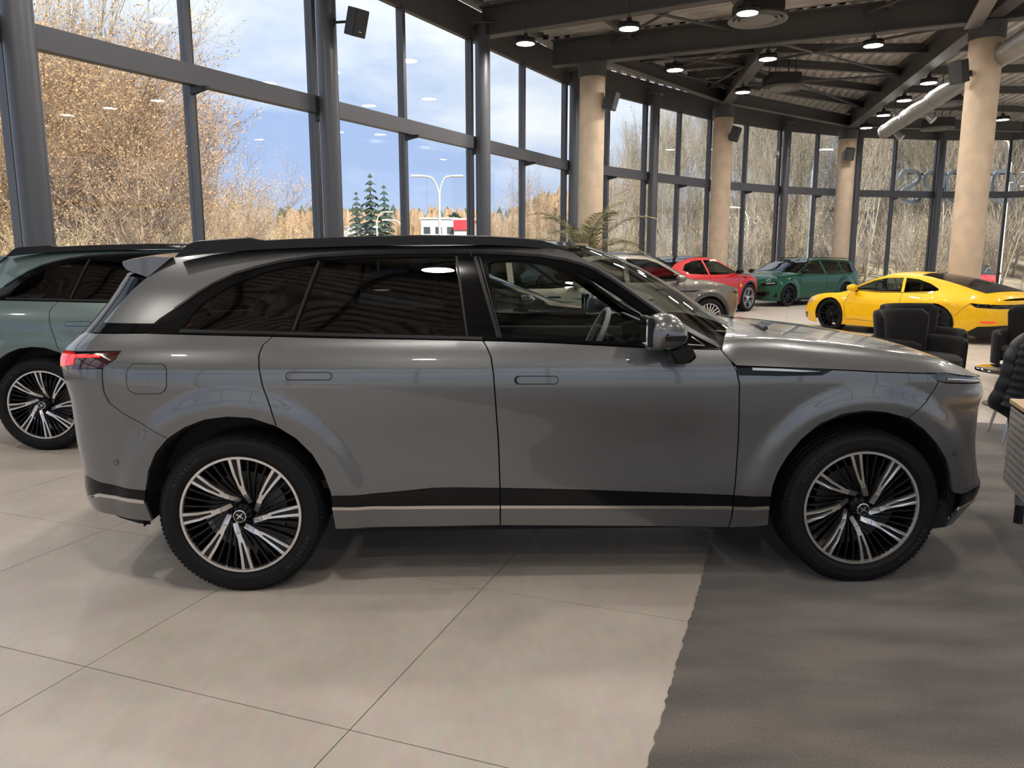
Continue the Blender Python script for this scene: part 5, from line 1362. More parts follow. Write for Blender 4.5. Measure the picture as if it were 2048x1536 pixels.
# ---- yellow sports car -------------------------------------------------------------
M_YEL = paint('yellow_paint', (.88, .50, .0), .0)
def sports(label, loc, rz):
    top = [(-2.24, .795), (-2.18, .835), (-2.0, .89), (-1.75, .955), (-1.4, 1.045), (-1.0, 1.13), (-.6, 1.195), (-.2, 1.215), (.1, 1.195), (.35, 1.12), (.65, .985), (.92, .845), (1.02, .815), (1.3, .80), (1.55, .765), (1.8, .69), (2.0, .59), (2.10, .52)]
    K = M_GLOSSBLK
    sp = dict(top=top, g=[(.08, .92), (.2, .97), (.4, 1.0), (.6, .99), (.72, .955), (.80, .90), (.86, .855), (.95, .80), (1.05, .74), (1.15, .67), (1.22, .60), (1.35, .5)], xr=[(.1, -2.15), (.3, -2.27), (.5, -2.30), (.75, -2.30), (.85, -2.26), (1.2, -2.2)], xf=[(.1, 2.05), (.25, 2.18), (.4, 2.20), (.55, 2.14), (.8, 2.0)], ends=(-1.1, 1.1),
              plan=[(-2.30, 0), (-2.285, .35), (-2.23, .62), (-2.10, .80), (-1.85, .90), (-1.5, .935), (-1.2, .94), (-.7, .905), (-.2, .885), (.5, .88), (1.0, .895), (1.4, .89), (1.7, .86), (1.92, .78), (2.07, .64), (2.15, .42), (2.19, .2), (2.20, 0)], ax=(-1.228, 1.228), R=.345, rim=.268, sill=.15, gap=.032, flare=.012, hip=(-1.25, .78, .085, .62, .16),
              crown=lambda x: float(np.interp(x, [-2.2, -1.8, -1, 0, .3, .9, 1.2, 1.7, 2.1], [.03, .045, .06, .06, .06, .10, -.02, -.01, .03])), bulge=lambda x: float(np.interp(x, [-2.2, -1.6, -1.0, -.6, 0, .3, .95, 1.3, 2], [-.06, -.10, -.10, 0, 0, .08, .16, .05, .04])),
              tops=[('rear_deck', -2.22, -1.88, None), ('rear_body', -1.88, -.62, None), ('roof', -.62, .15, None), ('windscreen', .15, .97, M_BGLASS), ('hood', .97, 2.09, None)],
              tops2=[('rear_window', -1.55, -.60, M_GLOSSBLK, .86, .004), ('engine_grille', -1.95, -1.55, M_TRIMBLK, .86, .005)],
              win=[[(.80, .90), (.6, .985), (.36, 1.09), (.1, 1.15), (-.28, 1.165), (-.36, .885), (.2, .87)], [(-.42, .885), (-.34, 1.163), (-.62, 1.14), (-.92, 1.065), (-1.14, .975), (-1.16, .945), (-1.05, .92)]], wglass=[glass_mat('clear_glass', (.75, .80, .78), 1.45), M_BDARK], mirror=(.66, .88), style='y', rimm=M_RIMBLK, cabin=(-.9, .8, .82, 1.0), seat=-.25, tw=.27,
              deco=[('head_lamp', [('xz', 1.70, .69), ('xz', 1.84, .66), ('xz', 1.93, .58), ('xz', 1.88, .53), ('xz', 1.74, .58)], mat('clear_lamp', (.55, .50, .38), .06, .2, coat=1.0), .003), ('front_intake', [('xz', 1.86, .36), ('xz', 2.02, .34), ('xz', 2.0, .22), ('xz', 1.88, .24)], K, .004), ('light_bar', [('r', .725), ('xz', -2.24, .725), ('xz', -2.0, .735), ('xz', -1.84, .745), ('xz', -1.95, .672), ('xz', -2.22, .655), ('r', .655)], K, .004), ('tail_light', [('r', .700), ('xz', -2.27, .702), ('xz', -2.14, .705), ('xz', -2.16, .690), ('r', .688)], M_LENS, .008),
                    ('rear_diffuser', [('r', .36), ('xz', -2.24, .355), ('xz', -2.0, .33), ('xz', -1.75, .18), ('xz', -2.0, .13), ('r', .13)], M_TRIMBLK, .006), ('rear_reflector', [('xz', -2.02, .425), ('xz', -2.20, .43), ('xz', -2.21, .40), ('xz', -2.04, .395)], M_REDL, .005), ('window_trim', [('xz', .84, .885), ('xz', .84, .90), ('xz', .2, .862), ('xz', -1.1, .905), ('xz', -1.1, .895), ('xz', .2, .852)], K, .003)],
              lines=[('door_seam', [('xz', .78, .88), ('xz', .84, .6), ('xz', .80, .28)], .006, SEAM), ('door_seam', [('xz', -.40, .87), ('xz', -.46, .6), ('xz', -.42, .28), ('xz', .1, .27), ('xz', .80, .28)], .006, SEAM), ('bumper_seam', [('xz', -1.62, .50), ('xz', -1.75, .66), ('xz', -1.86, .74)], .005, SEAM)])
    r, b, s = bg_car('sports_car', label, loc, rz, sp, M_YEL, .045)
    # number plate on the tail
    pl = MB(); pl.box((-2.305, 0, .515), (.02, .52, .115)); pl.build('number_plate', M_GLOSSBLK, r)
    return r
sports('yellow sports coupe with black wheels seen from its rear left corner', (8.21, 16.0), math.radians(117.6))
# red car glimpsed outside beyond the pillar
def far_red():
    return red_suv('small bit of a red car outside the glass, right of the thick pillar', (22.9, 38.6), math.radians(-121))
fr, _, _ = far_red(); fr.name = 'parked_car'; fr.location.z = -.42

# ================================================================== GREEN-GREY TWIN OF THE SUV
M_TWIN = mat('sage_paint', (.135, .185, .180), .36, .45, coat=.8, coat_rough=.05)
def twin():
    c = copy_tree(suv); c.name = 'suv'; c['label'] = 'pale grey-green SUV of the same shape, parked behind at the left edge'
    c.location = (SUV_LOC[0] - 2.575, SUV_LOC[1] + 2.72, 0)
    swap = {}
    def rec(o):
        for ch in [q for q in bpy.data.objects if q.parent == o]:
            if ch.type == 'MESH' and ch.data.materials and ch.data.materials[0] == M_PAINT:
                ch.material_slots[0].link = 'OBJECT'; ch.material_slots[0].material = M_TWIN
            rec(ch)
    rec(c)
twin()

# ================================================================== LOUNGE CORNER AND DESK
M_FELT = mat('charcoal_felt', (.014, .013, .013), .95, sheen=.08, spec=.2, bump=(260, .4, .003), noise=(90, .2, 3))
M_OAK = mat('oak_top', (.55, .36, .19), .45, noise=(14, .12, 6))
M_GREYM = mat('grey_powder_coat', (.34, .32, .31), .5)
M_TABLE = mat('black_table_glass', (.012, .012, .013), .05, coat=1.0)
M_CLEAR = glass_mat('drinking_glass', (.90, .92, .92), 1.45)
M_JACK = mat('black_nylon', (.006, .007, .010), .42, spec=.3)
def shell(R, z0, z1, a0, a1, th, n=20, lean=.0, round_=.06, squash=1.0):
    """curved padded panel: arc of radius R between angles, from z0 to z1"""
    rows = []
    prof = [(0, z0), (0, z1 - round_), (th * .12, z1 - round_ * .3), (th * .5, z1), (th * .88, z1 - round_ * .3), (th, z1 - round_), (th, z0)]
    for i in range(n + 1):
        t = i / n; a = a0 + (a1 - a0) * t; e = 1.0; dz = 0
        k = min(t, 1 - t) * n
        e = 1 - .10 * max(0, 1 - k / 2) ; row = []
        for q, (d, z) in enumerate(prof):
            zz = z0 + (z - z0) * e; mid = th / 2; dd = mid + (d - mid) * (1 if k > .5 else .55)
            r = R + lean * (zz - z0) - dd; row.append((r * math.cos(a), r * math.sin(a) * squash, zz))
        rows.append(row)
    return rows
def grid_closed(name, rows, m, parent):
    mb = MB(); n = len(rows[0]); vs = [p for r in rows for p in r]; fs = []
    for i in range(len(rows) - 1):
        for j in range(n): j2 = (j + 1) % n; fs.append((i * n + j, i * n + j2, (i + 1) * n + j2, (i + 1) * n + j))
    fs += [tuple(range(n)), tuple(range((len(rows) - 1) * n, len(rows) * n))]
    mb.add(vs, fs); return mb.build(name, m, parent, smooth=50)
def lounge(loc, face, label):
    """faces +x locally; tall curved back, lower wrap-around arms, seat pad, legs"""
    e = empty('lounge_chair', loc, math.atan2(face[1], face[0]), label, 'chair', 'charcoal lounge chairs')
    grid_closed('backrest', shell(.46, .30, .95, math.radians(116), math.radians(244), .10, 26, .12), M_FELT, e)
    grid_closed('arm_shell', shell(.54, .22, .64, math.radians(52), math.radians(308), .085, 44, .03), M_FELT, e)
    s = MB(); s.lathe([(0, .30), (.42, .30), (.46, .33), (.46, .40), (.42, .435), (0, .445)], 32); s.build('seat', M_FELT, e, smooth=45)
    for i in range(4):
        a = PI / 4 + PI / 2 * i; MB().cyl((.30 * math.cos(a), .30 * math.sin(a), .30), (.36 * math.cos(a), .36 * math.sin(a), 0), .016, .012, n=8).build('leg', M_BLACKM, e, smooth=40)
lounge((4.86, 9.12, 0), (.45, -.89), 'charcoal lounge chair nearest the foreground hood, left of the round table')
lounge((5.45, 10.2, 0), (.25, -.97), 'charcoal lounge chair behind, in front of the yellow car rear wheel')
lounge((6.75, 9.75, 0), (-.7, -.71), 'charcoal lounge chair at the right edge in front of the yellow car tail')
def table():
    c = Vector((5.42, 8.15, 0))
    e = empty('coffee_table', c, 0, 'low round coffee table with glossy black top', 'table')
    MB().lathe([(0, .40), (.385, .40), (.40, .392), (.40, .372), (.385, .366), (0, .366)], 48).build('table_top', M_TABLE, e, smooth=40)
    MB().cyl((0, 0, .02), (0, 0, .37), .035, n=20).build('pedestal', M_BLACKM, e, smooth=40)
    MB().lathe([(0, .022), (.27, .018), (.30, .010), (.30, .0), (0, 0)], 40).build('base', M_BLACKM, e, smooth=40)
    for k, (dx, dy, h, r, lb) in enumerate(((-.14, -.05, .12, .034, 'clear tumbler on the low round table, left of the carafe'), (.02, .10, .20, .045, 'tall clear glass carafe on the low round table'), (.10, -.10, .10, .036, 'short clear tumbler on the low round table, nearest the jacket'))):
        g_ = MB(); g_.lathe([(0, .004), (r * .85, .004), (r, .02), (r * 1.05, h), (r * .98, h), (r * .93, .02), (0, .012)], 20)
        o = g_.build('glass_tumbler' if h < .15 else 'glass_carafe', M_CLEAR, None, smooth=40, loc=(c.x + dx, c.y + dy, .40)); tag(o, lb, 'glass')
    n_ = MB(); n_.box((0, 0, 0), (.16, .10, .05)); o = bevel(n_.build('napkin_box', M_WHITE, None, loc=(c.x - .02, c.y - .16, .425)), .008, 2); tag(o, 'small white napkin box on the low round table', 'box')
    return c
TC = table()
def desk():
    c0 = at_z(2019, 797, .745)                       # near-left corner of the top
    e = empty('office_desk', (c0.x, c0.y, 0), math.radians(-20), 'office desk with light wood top and perforated grey front panel at right edge', 'desk')
    t = MB(); t.box((.40, -.75, .732), (.80, 1.5, .03)); bevel(t.build('desk_top', M_OAK, e), .006, 2)
    # perforated front panel on the left side (faces -x)
    W_, H_ = 1.36, .46; n, m = 30, 11; mb = MB(); vs = []; fs = []
    px_, pz_ = W_ / n, H_ / m
    for i in range(n):
        for j in range(m):
            y0, z0 = -.012 - i * px_, .24 + j * pz_; a = .30
            yc, zc = y0 - px_ / 2, z0 + pz_ / 2
            o = [(y0, z0), (y0 - px_, z0), (y0 - px_, z0 + pz_), (y0, z0 + pz_)]; k = [(yc + sx * px_ * .22, zc + sz * pz_ * .22) for sx, sz in ((1, -1), (-1, -1), (-1, 1), (1, 1))]
            b = len(vs); vs += [(.012, p[0], p[1]) for p in o] + [(.012, p[0], p[1]) for p in k]; fs += [(b + q, b + (q + 1) % 4, b + 4 + (q + 1) % 4, b + 4 + q) for q in range(4)]
    mb.add(vs, fs); o = mb.build('perforated_panel', M_GREYM, e); bmx = bmesh.new(); bmx.from_mesh(o.data); bmesh.ops.remove_doubles(bmx, verts=bmx.verts, dist=.0004); bmx.to_mesh(o.data); bmx.free()
    sd = o.modifiers.new('solid', 'SOLIDIFY'); sd.thickness = .004
    MB().box((.03, -.72, .47), (.004, 1.33, .45)).build('panel_backing', M_LINER, e)
    for y in (-.10, -1.40):
        for x in (.09, .71):
            MB().cyl((x, y, .12), (x, y, .717), .032, n=16).build('leg', M_GREYM, e, smooth=40); MB().cyl((x, y, 0), (x, y, .14), .026, n=16).build('leg_foot', M_BLACKM, e, smooth=40)
desk()
def office_chair():
    base = at_z(2002, 889, 0); c = base + Vector((.36, .14, 0)); c.z = 0
    e = empty('visitor_chair', c, math.radians(160), 'visitor chair with metal legs, under the black padded jacket', 'chair')
    s = MB().box((0, 0, .45), (.46, .48, .07)); bevel(s.build('seat', M_FELT, e), .03, 3)
    b = MB(); b.box((-.25, 0, .72), (.06, .46, .46), M=Matrix.Rotation(math.radians(-10), 3, 'Y')); bevel(b.build('backrest', M_FELT, e), .025, 3)
    for x in (-.20, .20):
        for y in (-.21, .21): MB().cyl((x, y, .43), (x * 1.45, y * 1.2, 0), .013, n=10).build('leg', M_CHROME, e, smooth=40)
    return c
VC = office_chair()
def jacket():
    # quilted jacket draped over the visitor chair back: shoulder at top, falling to a hem
    e = empty('padded_jacket', (0, 0, 0), 0, 'black quilted padded jacket hanging over the visitor chair', 'jacket', None)
    Yj = VC.y - .16
    out = [(2075, 640), (2050, 668), (2028, 690), (2012, 715), (2003, 745), (1993, 775), (1985, 795), (1981, 808), (1986, 817), (1998, 824), (2010, 832), (2018, 838), (2019, 856), (2030, 862), (2075, 868)]
    L = [at_y(px, py, Yj) for px, py in out]; rnd = random.Random(3)
    zt, zb = max(p.z for p in L), min(p.z for p in L)
    lx = [(p.z, p.x) for p in L]
    # left boundary as function of z
    zz = [p.z for p in L][::-1]; xx = [p.x for p in L][::-1]
    xr_ = max(p.x for p in L) + .22
    rows = []; nz_, nx_ = 64, 30
    for i in range(nz_ + 1):
        z = zb + (zt - zb) * i / nz_; x0 = float(np.interp(z, zz, xx)); row = []
        for j in range(2 * nx_):
            ph = 2 * PI * j / (2 * nx_); cxm_, hw = (x0 + xr_) / 2, (xr_ - x0) / 2
            x = cxm_ - hw * math.cos(ph); q = abs(math.sin((z * 2 * PI / .12) / 2 + .25 * math.sin(x * 14)))
            dep = (.095 + .022 * q ** .45) * abs(math.sin(ph)) ** .6 * (1 if math.sin(ph) > 0 else -1)
            row.append((x + .005 * q * (-math.cos(ph)), Yj - dep + .02 * math.sin(x * 17 + z * 6), z))
        rows.append(row)
    g_ = grid_mesh('jacket_body', rows, M_JACK, parent=e, closed=True)
    mb = MB(); pts = [at_y(px, py, Yj - .11) for px, py in ((2072, 665), (2056, 700), (2042, 740), (2030, 780), (2016, 815))]
    pp = catmull([tuple(p) for p in pts], 8); rs = [.052 + .012 * abs(math.sin(i * 1.05)) for i in range(len(pp))]; mb.tube(pp, rs, 14); mb.build('sleeve', M_JACK, e, smooth=80)
jacket()

# ================================================================== PALM
M_POT = mat('clay_pot', (.20, .19, .18), .6); M_FROND = mat('palm_leaf', (.20, .185, .085), .55, noise=(6, .3, 3)); M_STEM = mat('palm_stem', (.16, .13, .07), .7)
def palm():
    c = at_y(1172, 520, 18.2); c.z = 0; rnd = random.Random(11)
    e = empty('potted_palm', c, 0, 'tall potted palm with arching fronds in front of the concrete pillar', 'plant')
    MB().lathe([(0, 0), (.26, 0), (.34, .5), (.36, .55), (.33, .55), (.30, .48), (0, .46)], 28).build('pot', M_POT, e, smooth=40)
    MB().tube([(0, 0, .45), (.02, 0, .95), (0, .02, 1.45)], [.09, .08, .07], 10).build('trunk', M_STEM, e, smooth=60)
    for k in range(17):
        a = k * 2.39996 + .3; up = .55 + .4 * rnd.random(); L = 1.6 + .5 * rnd.random(); pts = []
        el = math.radians(86 - 4.1 * k + rnd.uniform(-4, 4)); x = 0; z = 1.42; p = Vector((0, 0, z))
        for i in range(13):
            pts.append(p.copy()); el -= math.radians(3.0 + .62 * i); p = p + Vector((math.cos(a) * math.cos(el), math.sin(a) * math.cos(el), math.sin(el))) * (L / 12)
        f = MB(); f.tube(pts, [.014 - .0008 * i for i in range(13)], 5)
        side = Vector((-math.sin(a), math.cos(a), 0))
        for i in range(2, 13):
            for h in (0, .33, .66):
                if i == 12 and h: continue
                q = pts[i] if h == 0 else pts[i] + (pts[min(i + 1, 12)] - pts[i]) * h; d = (pts[min(i + 1, 12)] - pts[i - 1]).normalized()
                for sg in (-1, 1):
                    ll = .42 * math.sin(PI * min(1, (i + h) / 13 * .85 + .12)) + .06; t = (side * sg * .78 + d * .62 + Vector((0, 0, .12 - .02 * i + rnd.uniform(-.08, .08)))).normalized()
                    m_ = q + t * ll * .55 + Vector((0, 0, .02)); tip = q + t * ll + Vector((0, 0, -.10 * ll)); wv = d * .013
                    f.add([q - wv * .6, q + wv * .6, m_ + wv, m_ - wv, tip], [(0, 1, 2, 3), (3, 2, 4)])
        f.build('frond', M_FROND, e, fix=False)
palm()

# ================================================================== RAISED SIGN LETTERS OUTSIDE THE GLASS
M_SIGN = mat('sign_steel', (.50, .52, .54), .3, .8)
def sign():
    # letters stand behind the glass and are seen from the back (mirrored): S, P, O, and a further O past the pillar
    def glyph(name, strokes, x0, x1, label):
        Yg = float(np.interp(at_y(x0, 365, 33.9).x, [17.6, 21], [33.55, 33.55]))
        e = empty(name, (0, 0, 0), 0, label, 'letter', 'raised sign letters')
        for st in strokes:
            pts = [at_y(x0 + u * (x1 - x0), 342 + v * 62, Yg) for u, v in st]; mb = MB(); rows = []
            for i, p in enumerate(pts):
                a, b = pts[max(i - 1, 0)], pts[min(i + 1, len(pts) - 1)]; d = (b - a).normalized(); n = Vector((-d.z, 0, d.x)) * .075
                rows.append([tuple(p + n), tuple(p + n + Vector((0, .16, 0))), tuple(p - n + Vector((0, .16, 0))), tuple(p - n)])
            o = grid_mesh('stroke', rows, M_SIGN, smooth=False, parent=e, closed=True)
    S = catmull([(.12, .30), (.02, .16), (.16, .02), (.5, .0), (.85, .06), (.95, .22), (.8, .38), (.45, .50), (.16, .60), (.04, .76), (.12, .92), (.45, 1), (.85, .96), (.98, .82)], 5)
    glyph('sign_letter', [S], 1803, 1842, 'mirrored raised letter S, leftmost of the sign letters beyond the glass')
    glyph('sign_letter', [[(1, 0), (1, 1)], catmull([(1, .02), (.4, .02), (.05, .15), (.0, .32), (.1, .5), (.45, .6), (1, .6)], 5)], 1850, 1888, 'mirrored raised letter P beyond the glass, crossed by the slim column')
    O = catmull([(.5, 0), (.15, .12), (0, .5), (.15, .88), (.5, 1), (.85, .88), (1, .5), (.85, .12)], 5, True); O.append(O[0])
    glyph('sign_letter', [O], 1893, 1936, 'raised letter O beyond the glass, partly behind the thick pillar'); glyph('sign_letter', [O], 1985, 2028, 'raised letter O beyond the glass, right of the thick pillar')
    r = MB(); a, b = at_y(1815, 348, 33.75), at_y(2030, 348, 33.75); r.bar(a, b, .05, .05); o = r.build('sign_rail', M_FRAME); tag(o, 'thin dark rail carrying the raised sign letters', 'rail')
sign()

# ================================================================== OUTSIDE
M_BARK = mat('bark', (.30, .22, .15), .9, noise=(4, .3, 4)); M_BARKP = mat('pale_bark', (.36, .315, .25), .9, noise=(4, .3, 4)); M_BARKG = mat('grey_bark', (.27, .24, .205), .9, noise=(4, .3, 4))
M_LEAFB = mat('dry_leaf', (.50, .31, .165), .8, noise=(1.2, .35, 4)); M_LEAFO = mat('olive_leaf', (.20, .19, .06), .8, noise=(1.2, .35, 4)); M_TWIG = mat('dry_twig', (.50, .40, .26), .9, noise=(1.5, .3, 4))
M_SPRUCE = mat('spruce_needle', (.035, .06, .035), .9, noise=(2, .35, 4)); M_PINE = mat('far_pine', (.05, .075, .045), .9, noise=(.3, .35, 4))
def ground_mat():
    m = mat('leaf_litter', (.22, .17, .11), .95); t = m.node_tree; b = t.nodes['Principled BSDF']; g = t.nodes.new('ShaderNodeNewGeometry')
    n = t.nodes.new('ShaderNodeTexNoise'); n.inputs['Scale'].default_value = .35; n.inputs['Detail'].default_value = 9; n.inputs['Roughness'].default_value = .7; t.links.new(g.outputs['Position'], n.inputs['Vector'])
    r = t.nodes.new('ShaderNodeValToRGB'); t.links.new(n.outputs['Fac'], r.inputs[0]); r.color_ramp.elements[0].position = .3; r.color_ramp.elements[0].color = (.22, .185, .13, 1); r.color_ramp.elements[1].position = .7; r.color_ramp.elements[1].color = (.40, .33, .24, 1)
    t.links.new(r.outputs[0], b.inputs['Base Color']); return m
def hz(x, y):
    """terrain height: flat by the building, a wooded slope to the right rear, gentle elsewhere"""
    p = Vector((x, y, 0)); d = max(0.0, y - 44 - .15 * (14 - x if x < 14 else 0)); s = sstep(1, 14, x)
    h = -.45 + s * 7.5 * sstep(0, 34, d) + (1 - s) * 1.2 * sstep(60, 160, y)
    return h + .15 * math.sin(x * .31) * math.cos(y * .27)
def terrain():
    mb = MB(); xs = np.linspace(-110, 130, 61); ys = np.concatenate([np.linspace(-60, 120, 61), np.linspace(130, 420, 20)]); vs = []; fs = []
    for y in ys:
        for x in xs: vs.append((x, y, hz(x, y)))
    n = len(xs)
    for j in range(len(ys) - 1):
        for i in range(n - 1): fs.append((j * n + i, j * n + i + 1, (j + 1) * n + i + 1, (j + 1) * n + i))
    mb.add(vs, fs); o = mb.build('ground', ground_mat(), smooth=180, fix=False); tag(o, 'brown leaf-strewn ground outside the glazing', kind='structure')
terrain()

def tree_proto(seed, H, r0, spread, levels, n_child, leaf, leaf_n, up=.35, bark=None, leafm=None, stems=1, start=.25, rough=.18, leaf_s=.06):
    rnd = random.Random(seed); mb = MB(); lf = MB(); tips = []
    def limb(p, d, L, r, lev):
        k = 5 if lev == 0 else (4 if lev == 1 else 3); pts = [p]; rs = [r]; dd = d.copy()
        for i in range(k):
            dd = (dd + Vector((rnd.gauss(0, rough), rnd.gauss(0, rough), rnd.gauss(0, rough * .6) + (.05 if lev else 0)))).normalized(); pts.append(pts[-1] + dd * (L / k)); rs.append(r * (1 - .78 * (i + 1) / k))
        mb.tube(pts, rs, 5 if lev == 0 else (4 if lev == 1 else 3), caps=False)
        if lev >= levels - 1: tips.append((pts, lev))
        if lev < levels:
            n = n_child[lev]
            for j in range(n):
                t = start + (1 - start) * (j + rnd.random()) / n if lev == 0 else .15 + .85 * (j + rnd.random()) / n; t = min(t, .97); f = t * k; i = min(int(f), k - 1); q = pts[i] + (pts[i + 1] - pts[i]) * (f - i)
                a = rnd.random() * 2 * PI; side = Vector((math.cos(a), math.sin(a), 0)); side = (side - dd * side.dot(dd)).normalized()
                nd = (dd * (.55 + .3 * rnd.random()) + side * spread + Vector((0, 0, up))).normalized()
                limb(q, nd, L * (.62 - .22 * t) * (.75 + .5 * rnd.random()), rs[i] * .55 + .002, lev + 1)
    for s in range(stems):
        a = rnd.random() * 2 * PI; b = Vector((math.cos(a), math.sin(a), 0)) * (.35 if stems > 1 else 0)
        limb(b, (Vector((0, 0, 1)) + b * .5 * rnd.random()).normalized(), H * (.75 + .35 * rnd.random() if stems > 1 else 1) * .72, r0, 0)
    if leaf:
        for i in range(leaf_n):
            pts, lev = rnd.choice(tips); j = rnd.randrange(len(pts) - 1); q = pts[j] + (pts[j + 1] - pts[j]) * rnd.random()
            q = q + Vector((rnd.gauss(0, .06), rnd.gauss(0, .06), rnd.gauss(0, .06))); s = leaf_s * (.6 + .8 * rnd.random())
            u = Vector((rnd.gauss(0, 1), rnd.gauss(0, 1), rnd.gauss(0, .6))).normalized(); v = u.orthogonal().normalized(); v = (v + u.cross(v) * rnd.uniform(-1, 1)).normalized()
            lf.add([q - v * s * .45, q + u * s - v * s * .1, q + v * s * .45, q - u * s * .6], [(0, 1, 2, 3)])
    return mb.mesh('tree', bark, smooth=180, fix=False), (lf.mesh('leaves', leafm, fix=False) if leaf else None)
PROT_T = [tree_proto(20 + i, 8.5, .075, .75, 3, (10, 8, 6), True, 3600, .30, M_BARK, M_LEAFB, 2, .2, leaf_s=.045) for i in range(4)]     # leafy thicket trees
PROT_S = [tree_proto(50 + i, 4.0, .03, .55, 2, (11, 9), True, 700, .5, M_TWIG, M_LEAFB, 7, .1, leaf_s=.045) for i in range(3)]               # twiggy shrubs
PROT_F = [tree_proto(80 + i, 13, .085, .42, 3, (14, 7, 6), i % 2 == 0, 500, .62, M_BARKP if i % 2 else M_BARKG, M_LEAFO, 1, .25, .07, leaf_s=.08) for i in range(5)]   # tall bare woodland trees
M_TWIG2 = mat('grey_twig', (.36, .31, .235), .9, noise=(1.5, .3, 4)); M_LEAF2 = mat('faded_leaf', (.40, .29, .19), .8, noise=(1.2, .35, 4))
PROT_G = [tree_proto(60 + i, 4.6, .03, .5, 2, (11, 9), True, 350, .55, M_TWIG2, M_LEAF2, 6, .1, leaf_s=.05) for i in range(3)]           # greyer undergrowth
def plant(proto, x, y, sc, rnd, name, label, cat, group, dz=0.0):
    o = link_mesh(name, proto[0]); o.location = (x, y, hz(x, y) - .05 + dz); s = sc * rnd.uniform(.85, 1.15); o.scale = (s, s, s * rnd.uniform(.92, 1.1)); o.rotation_euler = (0, 0, rnd.random() * 2 * PI); tag(o, label, cat, group)
    if proto[1]: link_mesh('leaves', proto[1], None, o)
    return o
RN = random.Random(7)
def outside_ok(x, y, m): return not inside(Vector((x, y, 0)), FLOOR_POLY, -m)
# left thicket: behind the straight wall
def thick():
    for k in range(36):
        px = RN.uniform(-120, 690); D = RN.uniform(19, 40); p = at_y(px, 500, D)
        if not outside_ok(p.x, p.y, 3.0) or p.x > -3 + (D - 20) * .02: continue
        # the thicket gets lower towards the right
        sc = float(np.interp(px, [-120, 250, 340, 410, 480, 640, 700], [1.25, 1.1, .98, .74, .60, .42, .36])) * (D / 29)
        plant(RN.choice(PROT_T), p.x, p.y, sc, RN, 'thicket_tree', 'bare-branched tree with dry brown leaves in the thicket outside the left glazing', 'tree', 'brown-leaved trees in the left thicket')
    for k in range(64):
        px = RN.uniform(-150, 720); D = RN.uniform(16, 36); p = at_y(px, 500, D)
        if not outside_ok(p.x, p.y, 2.4): continue
        plant(RN.choice(PROT_S), p.x, p.y, RN.uniform(.75, 1.1) * (.7 if px > 560 else 1) * (D / 26), RN, 'twiggy_shrub', 'straw-coloured twiggy shrub with dry leaves outside the left glazing', 'shrub', 'twiggy shrubs in the left thicket')
thick()
o = plant(PROT_F[1], at_y(95, 400, 30).x, 30, 1.15, RN, 'tall_tree', 'tall pale bare tree above the thicket at the top left corner', 'tree', None)
# woodland beyond the curved wall
def wood():
    for k in range(250):
        px = RN.uniform(1190, 2260); D = RN.uniform(46, 82); p = at_y(px, 500, D)
        if not outside_ok(p.x, p.y, 6): continue
        sc = float(np.interp(px, [1190, 1300, 1500, 1700, 2000], [.42, .66, .80, .95, 1.0])) * RN.uniform(.8, 1.1)
        plant(RN.choice(PROT_F), p.x, p.y, sc, RN, 'woodland_tree', 'tall bare tree of the woodland slope beyond the curved glazing', 'tree', 'bare trees of the woodland slope')
    for k in range(130):
        px = RN.uniform(1010, 2200); D = RN.uniform(41, 70); p = at_y(px, 500, D)
        if not outside_ok(p.x, p.y, 5): continue
        plant(RN.choice(PROT_G), p.x, p.y, RN.uniform(.6, 1.4), RN, 'woodland_shrub', 'dry twiggy undergrowth shrub on the slope beyond the curved glazing', 'shrub', 'undergrowth on the woodland slope')
    for px, D, sc in ((1010, 44, .42), (1052, 42, .48), (1090, 46, .62), (1125, 48, .45), (1165, 44, .6), (985, 60, .4)):
        p = at_y(px, 500, D); plant(RN.choice(PROT_T), p.x, p.y, sc * 1.3, RN, 'roadside_tree', 'small bare tree beside the road, left of the nearest concrete pillar', 'tree', 'small roadside trees')
wood()
# distant conifers and woods
def cone_tree(H, R, n=9, seed=0):
    rnd = random.Random(seed); mb = MB(); mb.cyl((0, 0, 0), (0, 0, H * .95), .18, .02, n=6)
    lf = MB(); tiers = 15
    for i in range(tiers):
        t = i / tiers; z = H * (.06 + .9 * t); r = R * (1 - t) ** .85 + .12
        for j in range(n):
            a = 2 * PI * (j + rnd.random()) / n; d = Vector((math.cos(a), math.sin(a), 0)); w = Vector((-d.y, d.x, 0)) * r * .30; rr = r * rnd.uniform(.75, 1.1)
            lf.add([Vector((0, 0, z + .14 * H / tiers * 3)), d * rr * .6 + w + Vector((0, 0, z - .05 * rr)), d * rr + Vector((0, 0, z - .32 * rr)), d * rr * .6 - w + Vector((0, 0, z - .05 * rr))], [(0, 1, 2, 3)])
    return mb.mesh('tree', M_BARK, fix=False), lf.mesh('leaves', M_SPRUCE, fix=False)
SPR = [cone_tree(9.5, 2.3, 10, s) for s in (1, 2)]
for k, (px, D, sc, lb) in enumerate(((744, 80, 1.0, 'dark spruce tree, left of the pair beyond the road'), (771, 84, 1.12, 'dark spruce tree, right and taller of the pair beyond the road'), (716, 95, .85, 'small dark spruce tree left of the spruce pair'))):
    p = at_y(px, 500, D); o = plant(SPR[k % 2], p.x, p.y, sc, random.Random(k), 'spruce_tree', lb, 'tree', None)
pb = tree_proto(140, 7, .12, .8, 3, (9, 6, 4), True, 2600, .3, M_BARK, M_SPRUCE, 1, .25, leaf_s=.28)
p = at_y(897, 500, 124); plant(pb, p.x, p.y, 1.0, random.Random(2), 'pine_tree', 'bushy green pine tree beside the red-banded building', 'tree', None)
